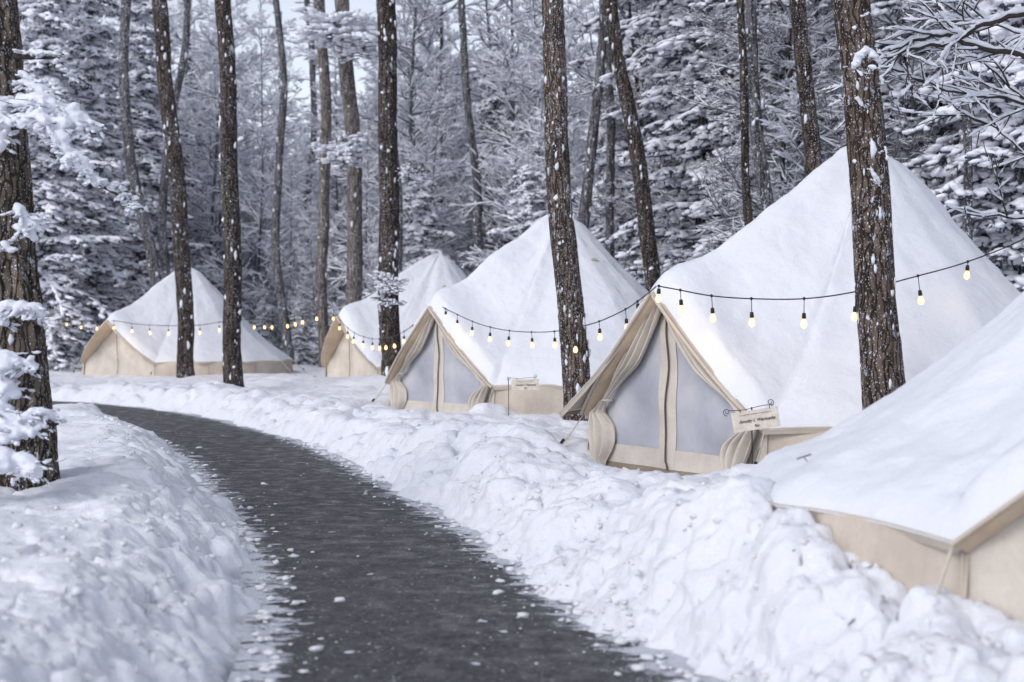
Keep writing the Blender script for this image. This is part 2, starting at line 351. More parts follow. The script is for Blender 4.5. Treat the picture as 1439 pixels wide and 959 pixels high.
# ------------------------------------------------------------------ tents: where they stand
TENTS={ # centre, door azimuth (deg), R eave, eave z, apex z above tent floor, floor z, profile power
 'main':dict(c=(3.50,14.0),az=-150,R=2.8,ze=.52,za=3.17,z0=.10,p=1.5,pd=1.35,fly=.22),
 'mid':dict(c=(.76,22.6),az=-141,R=2.75,ze=.52,za=3.17,z0=.12,p=1.15),
 'back':dict(c=(-1.70,33.7),az=-147,R=2.75,ze=.52,za=3.17,z0=.12,p=1.2),
 'far':dict(c=(-9.12,40.2),az=-124,R=2.95,ze=.50,za=3.17,z0=.12,p=1.25),
 'near':dict(c=(4.04,6.95),az=-117,R=2.88,ze=.52,za=3.17,z0=.10,p=1.6),
}
def ground(x,y,fine=True):
    dR=dist_poly(x,y,rx,ry); dL=dist_poly(x,y,lx,ly)
    dout=np.where(dR<0,-dR,np.where(dL>0,dL,-np.minimum(np.abs(dR),np.abs(dL))))   # outside distance from the path
    right=dR<0
    w=fbm(x*2.2,y*2.2,o=4,seed=3)*.13+fbm(x*9,y*9,o=3,seed=4)*.07-.03
    d=dout+w
    low=fbm(x*.35,y*.35,o=3,seed=8)
    base=np.where(right,.27,.34-.14*sstep(14,24,y))+low*.09
    base+=.05*fbm(x*1.1,y*1.1,o=3,seed=9)
    rise=np.where(right,sstep(-.02,.62,d)**.75,sstep(-.05,.95,d)**.85)
    near=np.clip((18-y)/14,0,1)
    berm=np.where(right,(.06+.15*near)*np.exp(-((dout-.95)/.55)**2),.06*np.exp(-((dout-.8)/.5)**2))
    h=-.07+(base+.07+berm)*rise
    k=np.where(right,.35+.65*np.exp(-(np.clip(dout-.9,0,9)/.9)**2),.28+.6*np.exp(-(dout/.8)**2))*sstep(-.05,.25,d)
    xx=x+.07*vnoise(x*3,y*3,seed=21)+.02*vnoise(x*13,y*13,seed=23); yy=y+.07*vnoise(x*3,y*3,seed=22)+.02*vnoise(x*13,y*13,seed=24)
    h+=k*(.20*lumps(xx*1.9,yy*1.9,1)+.125*lumps(xx*4.3,yy*4.3,2)+.035*lumps(xx*9,yy*9,3)+.014*lumps(xx*19,yy*19,12)-.245)
    h+=k*.05*fbm(x*2,y*2,o=2,seed=31)
    if fine: h+=k*.008*fbm(x*15,y*15,o=3,seed=33)
    h+=.012*fbm(x*7,y*7,o=4,seed=35)*rise
    thin=sstep(.12,-.14,d)*sstep(-.45,-.05,d)     # ragged low crust at the path side
    h+=thin*(.060*np.clip(fbm(x*9,y*8,o=4,seed=41)+.05,0,1))
    for (bx,by,a,s) in ((1.33,6.1,.20,.26),(1.95,5.15,-.08,.40),(2.35,4.85,.02,.45),(1.08,6.75,.20,.33),(1.05,7.3,.12,.45),(2.0,10.75,.12,.35),(2.6,10.4,.12,.5),(-2.45,28.6,.28,.9),(-1.2,26.8,.12,.8),(-5.3,26.6,.10,.7),(-4.5,30.0,.20,1.1),(-1.9,20.8,.12,.7),(.25,12.9,.22,.40),(-7.6,34,.1,.8),
                        (-2.9,9.8,.10,1.0),(-2.6,7.0,.12,.7),(-1.9,5.6,.03,.6),(-.35,19.9,.26,.22),(-3.4,16,.05,1.),(-.9,17.2,.06,.6),(-6.5,28.8,.05,.8),(-3.0,24.6,.05,1.)):
        h+=a*np.exp(-((x-bx)**2+(y-by)**2)/(2*s*s))
    h+=sstep(45,120,y)*2.0+sstep(10,70,np.abs(x)-.3*y)*1.5
    for n,t in TENTS.items():
        cx,cy=t['c']; a=math.radians(t['az']); c_=t['R']*math.cos(math.radians(29)); 
        r=np.hypot(x-cx,y-cy); u=-(x-cx)*math.sin(a)+(y-cy)*math.cos(a); v=(x-cx)*math.cos(a)+(y-cy)*math.sin(a)
        if n in ('main','mid'):
            dig=sstep(1.55,.95,np.abs(u+.0))*sstep(c_+1.25,c_+.45,v)*sstep(-.5,.2,v)
            h=h*(1-dig)+dig*np.minimum(h,t['z0']-.035+.30*np.maximum(h-.3,0)+.02*fbm(x*5,y*5,o=3,seed=50))
        if n!='near': h=h*1.0-sstep(t['R']+.7,t['R'],r)*np.maximum(h-(t['z0']+.27),0)*.85
        inside=sstep(t['R']-.02,t['R']-.30,r)*np.where(v>c_-.03,0,1) 
        h=h*(1-inside)+inside*np.minimum(h,t['z0']-.05)
    return h

# ground: one sheet of snow, finer close to the lens
ys=[-60,-40,-26,-16,-10,-6,-3,-1,.5,1.5,2.2,2.8]; y=3.2
while y<70: ys.append(y); y+=.0026*max(y,4.6)
while y<900: ys.append(y); y*=1.035
ys=np.array(ys)
us=np.concatenate([-np.geomspace(12,.62,26),np.linspace(-.6,-.44,36)[:-1],np.linspace(-.44,.44,350),np.linspace(.44,.6,36)[1:],np.geomspace(.62,12,26)])
Yg=np.repeat(ys[:,None],len(us),1); Xg=us[None,:]*np.maximum(np.abs(Yg)*.98,4.5)
Xg=Xg+.004*rng.standard_normal(Xg.shape)*(np.abs(us)[None]<.6)
Zg=ground(Xg,Yg)
# puffy relief pushed out along the surface, so that steep banks are lumpy too
G_=np.stack([Xg,Yg,Zg],-1); du=np.gradient(G_,axis=1); dv=np.gradient(G_,axis=0); Nn=np.cross(du,dv); Nn/=np.linalg.norm(Nn,axis=-1,keepdims=True)+1e-12
steep=sstep(.985,.80,Nn[...,2]); r0_,r1_=np.searchsorted(ys,3.5),np.searchsorted(ys,34)
sl=slice(r0_,r1_); X_,Y_,Z_=Xg[sl],Yg[sl],Zg[sl]
nz=(1-2*np.abs(vnoise(X_*4.2,Y_*4.2,Z_*5,seed=301)))*.030+(1-2*np.abs(vnoise(X_*9,Y_*9,Z_*10,seed=302)))*.019+fbm(X_*19,Y_*19,Z_*19,o=2,seed=303)*.016
G_[sl]+=Nn[sl]*(nz*.82*(.25+.75*steep[sl])*sstep(.0,.10,Z_)*sstep(34,22,Y_))[...,None]
s=Soup(); s.grid(G_[:, ::-1])
g=s.build('snow_ground',M['snow']); tag(g,kind='structure')
def gz(x,y): return float(ground(np.array([[x]],float),np.array([[y]],float))[0,0])

# path
s=Soup(); n=len(rx); W=24
G=np.zeros((n,W+1,3))
for j in range(W+1):
    f=j/W*1.3-.15; G[:,j,0]=lx[:n]*(1-f)+rx[:n]*f; G[:,j,1]=ly[:n]*(1-f)+ry[:n]*f
G[:,:,2]=-.004+.01*np.sin(np.linspace(0,PI,W+1))[None]
s.grid(G[:,::-1]); o=s.build('asphalt_path',M['asphalt']); tag(o,kind='structure')
at=o.data.attributes.new('edge','FLOAT','POINT'); e=np.abs(np.linspace(-1.3,1.3,W+1))**3
at.data.foreach_set('value',np.tile(np.clip(e[::-1],0,1.4),(n,1)).astype(np.float32).reshape(-1))

# loose crumbs of snow beside and on the path
s=Soup(); c=[];sz=[]
for side,(cx,cy) in enumerate(((lx,ly),(rx,ry))):
    for i in range(700):
        k=random.random(); yy=4.6+14*k**1.6; xx=float(np.interp(yy,cy[:100],cx[:100]))
        sg=1 if side==0 else -1; off=sg*(random.expovariate(1/.09)-.13)
        r=.004+.030*random.random()**5
        c.append((xx+off,yy,None)); sz.append(r)
for i in range(60):
    yy=4.6+12*random.random()**1.3; a=float(np.interp(yy,ly[:100],lx[:100])); b_=float(np.interp(yy,ry[:100],rx[:100]))
    c.append((a+(b_-a)*random.random(),yy,None)); sz.append(.003+.009*random.random()**2)
ca=np.array([(q[0],q[1]) for q in c]); zz=ground(ca[:,0:1],ca[:,1:2])[:,0]; zz=np.maximum(zz,.004)
sz=np.array(sz); cc=np.column_stack([ca,zz+sz*.25]); th=rng.uniform(0,PI,len(sz)); el=rng.uniform(.8,1.5,len(sz))
ax=np.column_stack([np.cos(th)*sz*el,np.sin(th)*sz*el,0*sz]); ay=np.column_stack([-np.sin(th)*sz,np.cos(th)*sz,0*sz]); az=np.column_stack([0*sz,0*sz,sz*.45])
keep=zz<.2
s.blobs(cc[keep],ax[keep],ay[keep],az[keep],rough=.35)
# broken lumps resting on the faces of the ploughed banks
rr_=np.searchsorted(ys,4.7),np.searchsorted(ys,17); cand=G_[rr_[0]:rr_[1]].reshape(-1,3); xr=np.interp(cand[:,1],ry[:100],rx[:100]); xl=np.interp(cand[:,1],ly[:100],lx[:100])
dd=np.where(cand[:,0]>xr,cand[:,0]-xr,np.where(cand[:,0]<xl,xl-cand[:,0],-1)); ok=(dd>.02)&(dd<1.7)&(cand[:,2]>.0)&(cand[:,2]<.62)
pw_=np.where(ok,np.exp(-dd/.55)*cand[:,1]**1.0,0)*np.where(vnoise(cand[:,0]*1.5,cand[:,1]*1.5,seed=401)>-.1,1,.15); pick=rng.choice(len(cand),2400,replace=False,p=pw_/pw_.sum()); c=cand[pick]; n_=len(c); sz=.004+.022*rng.random(n_)**4
th=rng.uniform(0,PI,n_); e_=rng.uniform(.8,1.5,n_); s.blobs(c+np.column_stack([0*sz,0*sz,sz*.2]),np.column_stack([np.cos(th)*sz*e_,np.sin(th)*sz*e_,0*sz]),np.column_stack([-np.sin(th)*sz,np.cos(th)*sz,0*sz]),np.column_stack([0*sz,0*sz,sz*.75]),rough=.4)
tag(s.build('snow_crumbs',M['snow']),'loose crumbs of snow strewn along both edges of the dark path','snow',kind='stuff')

# ------------------------------------------------------------------ tent builder
def roof_surface(t,th,tt,over=0.0,sag=0):
    """point on the roof: th from the door axis (rad), tt 0 at the peak .. 1 at the eave"""
    R,ze,za,p=t['R'],t['ze'],t['za'],t['p']; ha=math.radians(29); c_=R*math.cos(ha); w=R*math.sin(ha); zd=t.get('zd',1.67)
    a=(th+PI)%(2*PI)-PI
    ind=np.abs(a)<ha
    u=c_*np.tan(np.clip(a,-ha,ha)); f=np.abs(u)/w
    exd=c_+t.get('hood',.14)*(1-f**3)+t.get('fly',.0)*f**2.5*np.where(a<0,1,.15); zdoor=zd+(ze-zd)*f**.97
    seg=(2*PI-2*ha)/12; mm=((np.abs(a)-ha)%seg)-seg/2; Rp=R*(math.cos(seg/2)/np.cos(mm))*(1-.0*mm)
    fl=t.get('fly',.0)*np.where(a<0,1,.15)*np.exp(-((np.abs(a)-ha)/.16)**2)
    ex=np.where(ind,exd,(Rp)*np.cos(a)+fl); ey=np.where(ind,u*(1+np.where(a<0,1,.15)*t.get('fly',0)*.35*f**3),(Rp)*np.sin(a)+np.sign(a)*fl*w*.35); ez=np.where(ind,zdoor,ze+.022*np.sin(PI*((np.abs(a)-ha)%seg)/seg))
    q=np.clip(1-tt,0,1)
    pw=np.where(ind,t.get('pd',1.15)+(p-t.get('pd',1.15))*f**2,p)
    x=ex*tt; y=ey*tt; z=ez+(za-ez)*q**pw
    # canvas stands off a little between the guy points
    z=z-.014*np.sin(PI*((np.abs(a)-ha)%seg)/seg)**2*np.sin(PI*np.clip(tt,0,1))*np.where(ind,0,1)
    return x,y,z
def make_tent(key,label,door='net',seed=0,snow_hi=.16,snow_lo=.05,line=.52,rope_px=None):
    t=TENTS[key]; R,ze,za=t['R'],t['ze'],t['za']; ha=math.radians(29); c_=R*math.cos(ha); w=R*math.sin(ha); zd=t.get('zd',1.67)
    root=empty('bell_tent',(t['c'][0],t['c'][1],t['z0']),math.radians(t['az']),label=label,cat='tent')
    nth=300; nt_=90
    th=np.concatenate([np.linspace(-PI,-ha,130,endpoint=False),np.linspace(-ha,ha,70,endpoint=False),np.linspace(ha,PI,130,endpoint=False)]); tt=np.concatenate([[.004],np.linspace(.012,1,nt_)])
    TH,TT=np.meshgrid(th,tt,indexing='ij')
    x,y,z=roof_surface(t,TH,TT)
    s=Soup(); s.grid(np.stack([x,y,z],-1),wrap_u=True); 
    # hem: a short valance under the eave
    x1,y1,z1=roof_surface(t,th,np.ones_like(th)); outd=np.abs(th)>=ha
    hem=np.stack([np.stack([x1,y1,z1],-1),np.stack([x1*.992,y1*.992,z1-.05],-1)],1); s.grid(hem,wrap_u=True)
    roof=s.build('roof',M['canvas'],root)
    # snow lying on the roof
    k=seed*31.7
    ang=TH; X3,Y3,Z3=x,y,z
    a_=(TH+PI)%(2*PI)-PI; ind=np.abs(a_)<ha
    ln=line+.07*fbm(X3*.9+k,Y3*.9,Z3,o=4,seed=60+seed)
    T=snow_lo+(snow_hi-snow_lo)*sstep(.16,-.14,TT-ln)
    T=T*(1+.38*fbm(X3*1.2+k,Y3*1.2,Z3*1.2,o=3,seed=61+seed))*sstep(0.0,.10,TT)+.012
    T=T+.016*fbm(X3*3.1+k,Y3*3.1,Z3*3.1,o=4,seed=62+seed)*sstep(.02,.2,TT)+.010*fbm(X3*11,Y3*11+k,Z3*11,o=3,seed=64+seed)
    T=T+.07*np.exp(-((np.abs(a_)-ha)/.15)**2)*np.sin(PI*np.clip(TT,0,1))**.7
    bulge=np.where(ind,1.0,0)*np.exp(-((TT-.90)/.10)**2)*.07*(1-(np.abs(a_)/ha)**2); T=T+bulge*(key!='near')
    if key=='near': T=T+.035*lumps(X3*3.0,Y3*3.0,7)*sstep(.5,.9,TT)+.02*lumps(X3*7.0,Y3*7.0,8)*sstep(.6,.9,TT)
    elen=.055 if key!='near' else .05
    e=1.0-(.014 if key!='near' else .003)*(1+fbm(TH*11,TH*0+k,o=4,seed=66+seed))                                   # ragged lower edge
    prof=np.sqrt(np.clip((e-TT)/elen,0,1)); T=T*np.clip(prof,0,1)*((.8 if key=='near' else .5)+(.2 if key=='near' else .5)*np.where(ind,1,sstep(1.,.86,TT))); T=np.where(TT>=e,-.012,T+.004)
    P0=np.stack([X3,Y3,Z3],-1); du=np.roll(P0,-1,0)-np.roll(P0,1,0); dv=np.gradient(P0,axis=1); nrm=np.cross(dv,du); nrm/=np.linalg.norm(nrm,axis=-1,keepdims=True)+1e-9
    nrm=np.where(nrm[...,2:3]<0,-nrm,nrm)
    for _ in range(14): nrm=(np.roll(nrm,1,0)+np.roll(nrm,-1,0)+nrm)/3
    nrm/=np.linalg.norm(nrm,axis=-1,keepdims=True)+1e-9
    s=Soup(); s.grid(P0+nrm*T[...,None],wrap_u=True); s.build('roof_snow',M['roof_snow'],roof)
    # wall
    thw=np.linspace(ha*.985,2*PI-ha*.985,220); zs=np.linspace(-.12,ze+.02,14); A,Z=np.meshgrid(thw,zs,indexing='ij')
    fr=np.clip((ze-Z)/ze,0,1)
    rr=R-.07+.018*fr*np.sin(A*24)+.022*fbm(A*9,Z*3+k,o=3,seed=70)*fr+.03*fr
    s=Soup(); s.grid(np.stack([rr*np.cos(A),rr*np.sin(A),Z],-1))
    for i in range(12):
        a=ha+(2*PI-2*ha)*(i+.0)/11; p=[((R-.062+.03*(1-q))*math.cos(a),(R-.062+.03*(1-q))*math.sin(a),-.1+(ze+.1)*q) for q in np.linspace(0,1,6)]
        s.poly_tube(p,.008,4)
    s.build('wall',M['canvas'],root)
    # vents near the peak
    for a in t.get('vent',()):
        vx,vy,vz=roof_surface(t,np.array([a,a]),np.array([.27,.33])); p0=np.array([vx[0],vy[0],vz[0]]); dn=np.array([vx[1],vy[1],vz[1]])-p0; dn/=np.linalg.norm(dn)
        tg=np.array([-math.sin(a),math.cos(a),0]); up=np.cross(tg,dn); up*=np.sign(up[2]); p0=p0+up*(snow_hi*.75)
        rim=[p0+dn*.13+tg*.13*math.cos(q)+up*(.075*math.sin(q)-.01) for q in np.linspace(0,PI,13)]; back=[p0-dn*.10+tg*.05*math.cos(q)-up*.05 for q in np.linspace(0,PI,13)]
        mid_=[(x_+y_)/2+up*.03 for x_,y_ in zip(rim,back)]
        s=Soup(); s.grid([[x_,m_,y_] for x_,m_,y_ in zip(rim,mid_,back)]); inn=[x_-dn*.02 for x_ in rim]; s.grid([[x_,p0+dn*.11-up*.02] for x_ in inn]); s.build('vent',M['canvas'],root)
    # front: canvas panel that holds the door
    fx=c_-.06; full=(door!='net')
    def front(prefix,polys,m,par,x0,thick=0,dome=.0,name=None):
        s=Soup()
        for pl in polys:
            n=len(pl); s.add([(x0,u,z) for u,z in pl],[tuple(range(n))] if n in (3,4) else [])
        return s.build(name,m,par,smooth=False)
    def edge_u(z,off=0):   # half width of the front at height z
        zz=np.clip(z,ze,zd); return (w*((zd-zz)/(zd-ze))**(1/.97))*1.0-off if z>ze else w*(.98-(.0 if full else .22)*(ze-z)/ze)-off
    wob=lambda u,z:.012*math.sin(u*9+z*3+seed)+.008*math.sin(z*11+u*4)
    def sheet(u0f,u1f,za_,zb_,nu,nz,x0,m,par,name,wobk=1,label=None):
        G=[]
        for i in range(nz+1):
            z=za_+(zb_-za_)*i/nz; a,b=u0f(z),u1f(z)
            G.append([(x0+wobk*wob(a+(b-a)*j/nu,z),a+(b-a)*j/nu,z) for j in range(nu+1)])
        s=Soup(); s.grid(G); o=s.build(name,m,par)
        if label: o['label']=label
        return o
    fp=sheet(lambda z:-edge_u(z,.0),lambda z:edge_u(z,.0),-.02,zd-.02,30,40,fx,M['canvas_door'],root,'door')
    sheet(lambda z:-edge_u(z)*.97,lambda z:edge_u(z)*.97,-.12,.075,20,3,fx+.035,M['floor'],root,'groundsheet')
    for sg in (-1,1):
        G=[]
        for i in range(13):
            z=-.12+(ze+.12)*i/12; p0=np.array([fx,sg*edge_u(max(z,-.02)),z]); fr=min(1,max(0,(ze-z)/ze)); r_=R-.07+.03*fr; p1=np.array([r_*math.cos(ha),sg*r_*math.sin(ha),z])
            G.append([p0*(1-q)+p1*q for q in np.linspace(0,1,6)])
        s=Soup(); s.grid(G); s.build('side_panel',M['canvas_door'],root)
    if door=='net':
        # two panes of netting left and right of the zipped centre strip
        hs=.088
        def ulim(z,sg): return max(hs+.001,edge_u(max(z,.0),.0)-(.20-.10*min(z,1.2)))
        zt=1.42
        sheet(lambda z:-ulim(z,-1),lambda z:-hs-.02*(z/1.4),.235,zt,16,26,fx+.028,M['net'],fp,'netting')
        sheet(lambda z:hs+.02*(z/1.4),lambda z:ulim(z,1),.235,zt,16,26,fx+.028,M['net'],fp,'netting')
        sheet(lambda z:-hs-.03,lambda z:hs+.03,.10,zd-.1,6,24,fx+.036,M['canvas_door'],fp,'centre_strip')
        sheet(lambda z:-edge_u(z)*.93,lambda z:edge_u(z)*.93,.065,.25,20,4,fx+.034,M['canvas_door'],fp,'bottom_strip')
    s=Soup(); s.poly_tube([(fx+.052+wob(0,z),.012*math.sin(z*7+seed)+(.02 if z<.12 else 0)*1,z) for z in np.linspace(.07,zd-.12,40)],.009 if door=='net' else .008,5)
    s.build('zip',M['zip'],fp)
    if door=='net':
        # curtains: gathered, tied at knee height, flaring below
        for sg in (-1,1):
            zt=zd-.03; ztie=.66 if sg<0 else .60
            G=[]
            for i in range(61):
                f=i/60; z=zt*(1-f)+.03*f
                outer=edge_u(max(z,.001))-.02
                if z>ztie:
                    q=(z-ztie)/(zt-ztie); wid=.055+.27*math.sin(PI*min(1,q*1.05))**.8*(1-q*.35); 
                    wid=min(wid,outer+.01) 
                    if q<.35: wid=.06+ (wid-.06)*(q/.35)**1.2
                    out2=outer-(.26 if sg<0 else .05)*(1-q)**2.2
                else:
                    q=(ztie-z)/ztie; wid=.06+(.36 if sg<0 else .28)*sstep(0,.45,q)-(.34 if sg<0 else .2)*sstep(.5,1,q); out2=outer-(.26 if sg<0 else .05)*(1-sstep(0,.6,q))+.03
                row=[]
                for j in range(33):
                    g=j/32; u=out2-wid*g
                    plate=math.sin(g*PI*6+z*3.0+sg)*(.012+.030*min(1,wid/.2))+.03*math.sin(PI*g)
                    puff=.05*math.exp(-((z-ztie)/.09)**2)
                    row.append((fx+.085+plate+puff*(.5),sg*u,z))
                G.append(row)
            s=Soup(); s.grid(G); cu=s.build('curtain',M['canvas_door'],fp)
            sm=cu.modifiers.new('thickness','SOLIDIFY'); sm.thickness=.006
            s=Soup(); uu=edge_u(ztie)-.02-(.26 if sg<0 else .05)-.03
            s.poly_tube([(fx+.10+.05*math.cos(q),sg*(uu)+.05*math.sin(q),ztie) for q in np.linspace(0,2*PI,14)],.012,5); s.build('tie',M['canvas'],cu)
        # outer fold running down the slope beside each curtain (inner face of the hood, warm light painted into its colour)
    for sg in (-1,1):
        G=[]
        for i in range(31):
            f=i/30; u=w*f*1.0; z=zd+(ze-zd)*f**.97
            hx=c_+t.get('hood',.14)*(1-f**3)+.02
            G.append([(hx,sg*u,z-.005),(hx-.03,sg*(u-.02)*.99,z-.045-.015*math.sin(f*23)),(fx+.02,sg*max(0,u-.05),z-.05)])
        s=Soup(); s.grid(G); s.build('hood',M['canvas_warmlit'],roof)
        G=[]
        for i in range(31):      # rolled hem down the slope
            f=i/30; u=w*f; z=zd+(ze-zd)*f**.97; hx=c_+t.get('hood',.14)*(1-f**3)+.02
            G.append((hx+.004,sg*u,z-.012))
        s=Soup(); s.poly_tube(G,.018 if key!='near' else .009,7); s.build('hem',M['canvas'],roof)
    # guy ropes from the corners beside the door and round the eave
    for i,a in enumerate([ha,-ha]+[ha+(2*PI-2*ha)*q/8 for q in range(1,8)]):
        if key=='near' and i==1: pass
        out=(.55 if i>1 else .38) if key!='near' else .24; 
        p0=np.array([R*math.cos(a),R*math.sin(a),ze-.02]); p1=np.array([(R+out)*math.cos(a),(R+out)*math.sin(a),.02 if key!='near' else .12])
        if i==0 and key in('main','near'): pass
        s=Soup(); s.poly_tube([p0*(1-f)+p1*f-np.array([0,0,.03*math.sin(PI*f)]) for f in np.linspace(0,1,8)],.007,5); r=s.build('guy_rope',M['rope'],root)
        if key=='near': continue
        s=Soup(); pm=p0*.45+p1*.55; dd=(p1-p0)/np.linalg.norm(p1-p0); s.tubes([pm-dd*.03],[pm+dd*.03],[.016],[.014],6); s.build('slider',M['black'],r)
    return root
TENTS['back']['vent']=(.62,1.15); TENTS['mid']['vent']=(1.45,-1.3)
TENTS['near'].update(hood=.10)
TENTS['far'].update(hood=.35,zd=1.62); TENTS['back'].update(hood=.28)
make_tent('main','large snow-covered bell tent with mesh door and tied-back curtains, behind the rugged right-hand trunk',seed=1,snow_hi=.15,snow_lo=.09,line=.60)
make_tent('mid','middle bell tent of the row, with mesh door and small sign by its wall',seed=2,snow_hi=.15,snow_lo=.085,line=.60)
make_tent('back','small looking bell tent with closed beige door, half hidden behind the middle tent',door='closed',seed=3,snow_hi=.11,snow_lo=.06,line=.5)
make_tent('far','far bell tent with closed beige door, standing alone where the path bends out of sight',door='closed',seed=4,snow_hi=.12,snow_lo=.04,line=.52)
make_tent('near','nearest bell tent at the right edge, showing only snowy roof slope and beige wall',door='closed',seed=5,snow_hi=.09,snow_lo=.08,line=.6)

# ------------------------------------------------------------------ signs
def text_mesh(name,body,size,par,loc,m,italic=0.0):
    cu=bpy.data.curves.new(name,'FONT'); cu.body=body; cu.size=size; cu.align_x='CENTER'; cu.shear=italic; cu.extrude=.0012; cu.offset=.0002
    tmp=bpy.data.objects.new(name+'_tmp',cu); C.objects.link(tmp); dg=bpy.context.evaluated_depsgraph_get(); dg.update()
    me=bpy.data.meshes.new_from_object(tmp.evaluated_get(dg)); bpy.data.objects.remove(tmp)
    o=bpy.data.objects.new(name,me); C.objects.link(o); me.materials.clear(); me.materials.append(m); o.parent=par; o.location=loc; o.rotation_euler=(PI/2,0,0); return o
def make_sign(name,loc,rz,tilt,wd,ht,label,stake_x,stake_len,scr=1):
    root=empty(name,loc,rz,label=label,cat='sign')
    s=Soup(); n=10
    G=[[(-wd/2+wd*i/n,-.002+.002*math.sin(i),-ht/2+ht*j/4) for j in range(5)] for i in range(n+1)]
    G=np.array(G); B=G.copy(); B[...,1]+=.012
    s.grid(G); s.grid(B[::-1])
    per=[G[i,0] for i in range(n+1)]+[G[n,j] for j in range(5)]+[G[i,4] for i in range(n,-1,-1)]+[G[0,j] for j in range(4,-1,-1)]
    per=np.array(per); pb=per.copy(); pb[:,1]+=.012; s.grid(np.stack([per,pb],1))
    bd=s.build('board',M['board'],root,smooth=False); bd.rotation_euler=(0,-tilt,0)
    text_mesh('lettering','Amuity L Warmaths',ht*.22,bd,(.01,-.006,-.012),M['ink'],.3)
    text_mesh('lettering','Ric',ht*.2,bd,(0.0,-.006,-ht*.36),M['ink'],.4)
    text_mesh('lettering','~ ————— · ———',ht*.17,bd,(.0,-.006,ht*.27),M['ink'],.2)
    s=Soup(); pts=[(x,0,ht/2+.018+.006*math.sin(x*20)) for x in np.linspace(-wd/2-.02,wd/2-.03,14)]
    s.poly_tube(pts,.0028,5)
    def scroll(cx,cz,r0,d):
        return [(cx+d*r*math.cos(q),0,cz+r*math.sin(q)) for q,r in ((a,r0*(1-a/9.5)) for a in np.linspace(-PI/2,2.3*PI,26))]
    s.poly_tube(scroll(-wd/2-.03,ht/2+.018-.005,.026*scr,-1),.003,5)
    s.poly_tube(scroll(wd/2-.05,ht/2+.040,.024*scr,1),.003,5)
    s.poly_tube([(x,0,ht/2-.01+.02*q) for x,q in((-wd*.3,0),(-wd*.3,1.5))],.003,4); s.poly_tube([(wd*.33,0,ht/2-.01),(wd*.33,0,ht/2+.02)],.003,4)
    br=s.build('bracket',M['iron'],root); br.rotation_euler=(0,-tilt,0)
    s=Soup(); s.poly_tube([(stake_x,.012,ht/2+.02),(stake_x+.004,.014,-stake_len*.5),(stake_x-.004,.014,-stake_len)],.006,6); s.build('stake',M['iron'],root)
    return root
q=P(1062,590,11.12); make_sign('name_sign',q,-.10,math.radians(9),.365,.155,'cream name board with scrolled iron bracket beside the mesh door of the large right-hand tent',-.03,.62)
q=P(738,541,19.55); make_sign('name_sign',q,.0,math.radians(1),.38,.15,'small cream name board on a thin stake at the wall of the middle tent',-.23,.72)

# ------------------------------------------------------------------ string lights
def bulb_meshes(k=1.0):
    s=Soup(); prof=[(0,.014),(.006,.015),(.02,.017),(.045,.0175),(.05,.013)]
    G=[[(r*math.cos(a),r*math.sin(a),-z) for z,r in [(0,.001)]+prof] for a in np.linspace(0,2*PI,12,endpoint=False)]
    s.grid(G,wrap_u=True); sock=s.mesh('socket',[M['black']])
    s=Soup(); prof=[(.046,.011),(.060,.016),(.080,.024),(.096,.0265),(.110,.024),(.121,.015),(.126,.004),(.1265,.0005)]
    G=[[(r*math.cos(a),r*math.sin(a),-z) for z,r in prof] for a in np.linspace(0,2*PI,14,endpoint=False)]
    s.grid(G,wrap_u=True); bl=s.mesh('bulb',[M['bulb']])
    return sock,bl
SOCK,BULB=bulb_meshes()
def catenary(a,b,sag,n=40,mid=.5):
    return [a.lerp(b,t)-Vector((0,0,sag*4*t*(1-t))) for t in np.linspace(0,1,n)]
def string(name,pts,bulbs,label,scale=1.0,drop=.075,rad=.006,watt=.3):
    """pts: polyline in world space; bulbs: photo columns at which a lamp hangs"""
    root=empty(name,pts[0],0,label=label,cat='string lights')
    o0=Vector(pts[0]); s=Soup(); loc=[p-o0 for p in pts]
    s.poly_tube(loc,rad,6); s.build('cord',M['black'],root)
    pxs=[CX+p.x/p.y*F for p in pts]
    for bx in bulbs:
        d=drop
        if isinstance(bx,tuple): bx,d=bx
        for i in range(len(pts)-1):
            if (pxs[i]-bx)*(pxs[i+1]-bx)<=0 and pxs[i]!=pxs[i+1]:
                f=(bx-pxs[i])/(pxs[i+1]-pxs[i]); p=loc[i].lerp(loc[i+1],f); break
        else: continue
        ez=random.uniform(-.12,.12)
        h=bpy.data.objects.new('lamp',None); C.objects.link(h); h.parent=root; h.location=p; h.rotation_euler=(ez*.3,ez,0); h.scale=(scale,)*3
        s=Soup(); s.poly_tube([(0,0,.012),(0,0,-d/scale)],.0035,5); s.blobs(np.array([[0,0,0.]]),np.array([[.013,0,0.]]),np.array([[0,.013,0.]]),np.array([[0,0,.015]]),rough=0)
        dr=s.build('drop_wire',M['black'],h)
        if watt:
            ld=bpy.data.lights.new('bulb_light','POINT'); ld.energy=watt; ld.color=(1,.66,.32); ld.shadow_soft_size=.03
            lo=bpy.data.objects.new('bulb_light',ld); C.objects.link(lo); lo.parent=h; lo.location=(0,0,-d/scale-.165)
        for nm,me in (('socket',SOCK),('bulb',BULB)):
            c=bpy.data.objects.new(nm,me); C.objects.link(c); c.parent=h; c.location=(0,0,-d/scale)
    return root
def ppts(lst,n=8):
    """smooth polyline through world points given as (px,py,Y)"""
    W=[P(*q) for q in lst]; out=[]
    for i in range(len(W)-1):
        p0=W[max(i-1,0)];p1=W[i];p2=W[i+1];p3=W[min(i+2,len(W)-1)]
        for k in range(n):
            t=k/n; out.append(.5*((2*p1)+(-p0+p2)*t+(2*p0-5*p1+4*p2-p3)*t*t+(-p0+3*p1-3*p2+p3)*t**3))
    out.append(W[-1]); return out
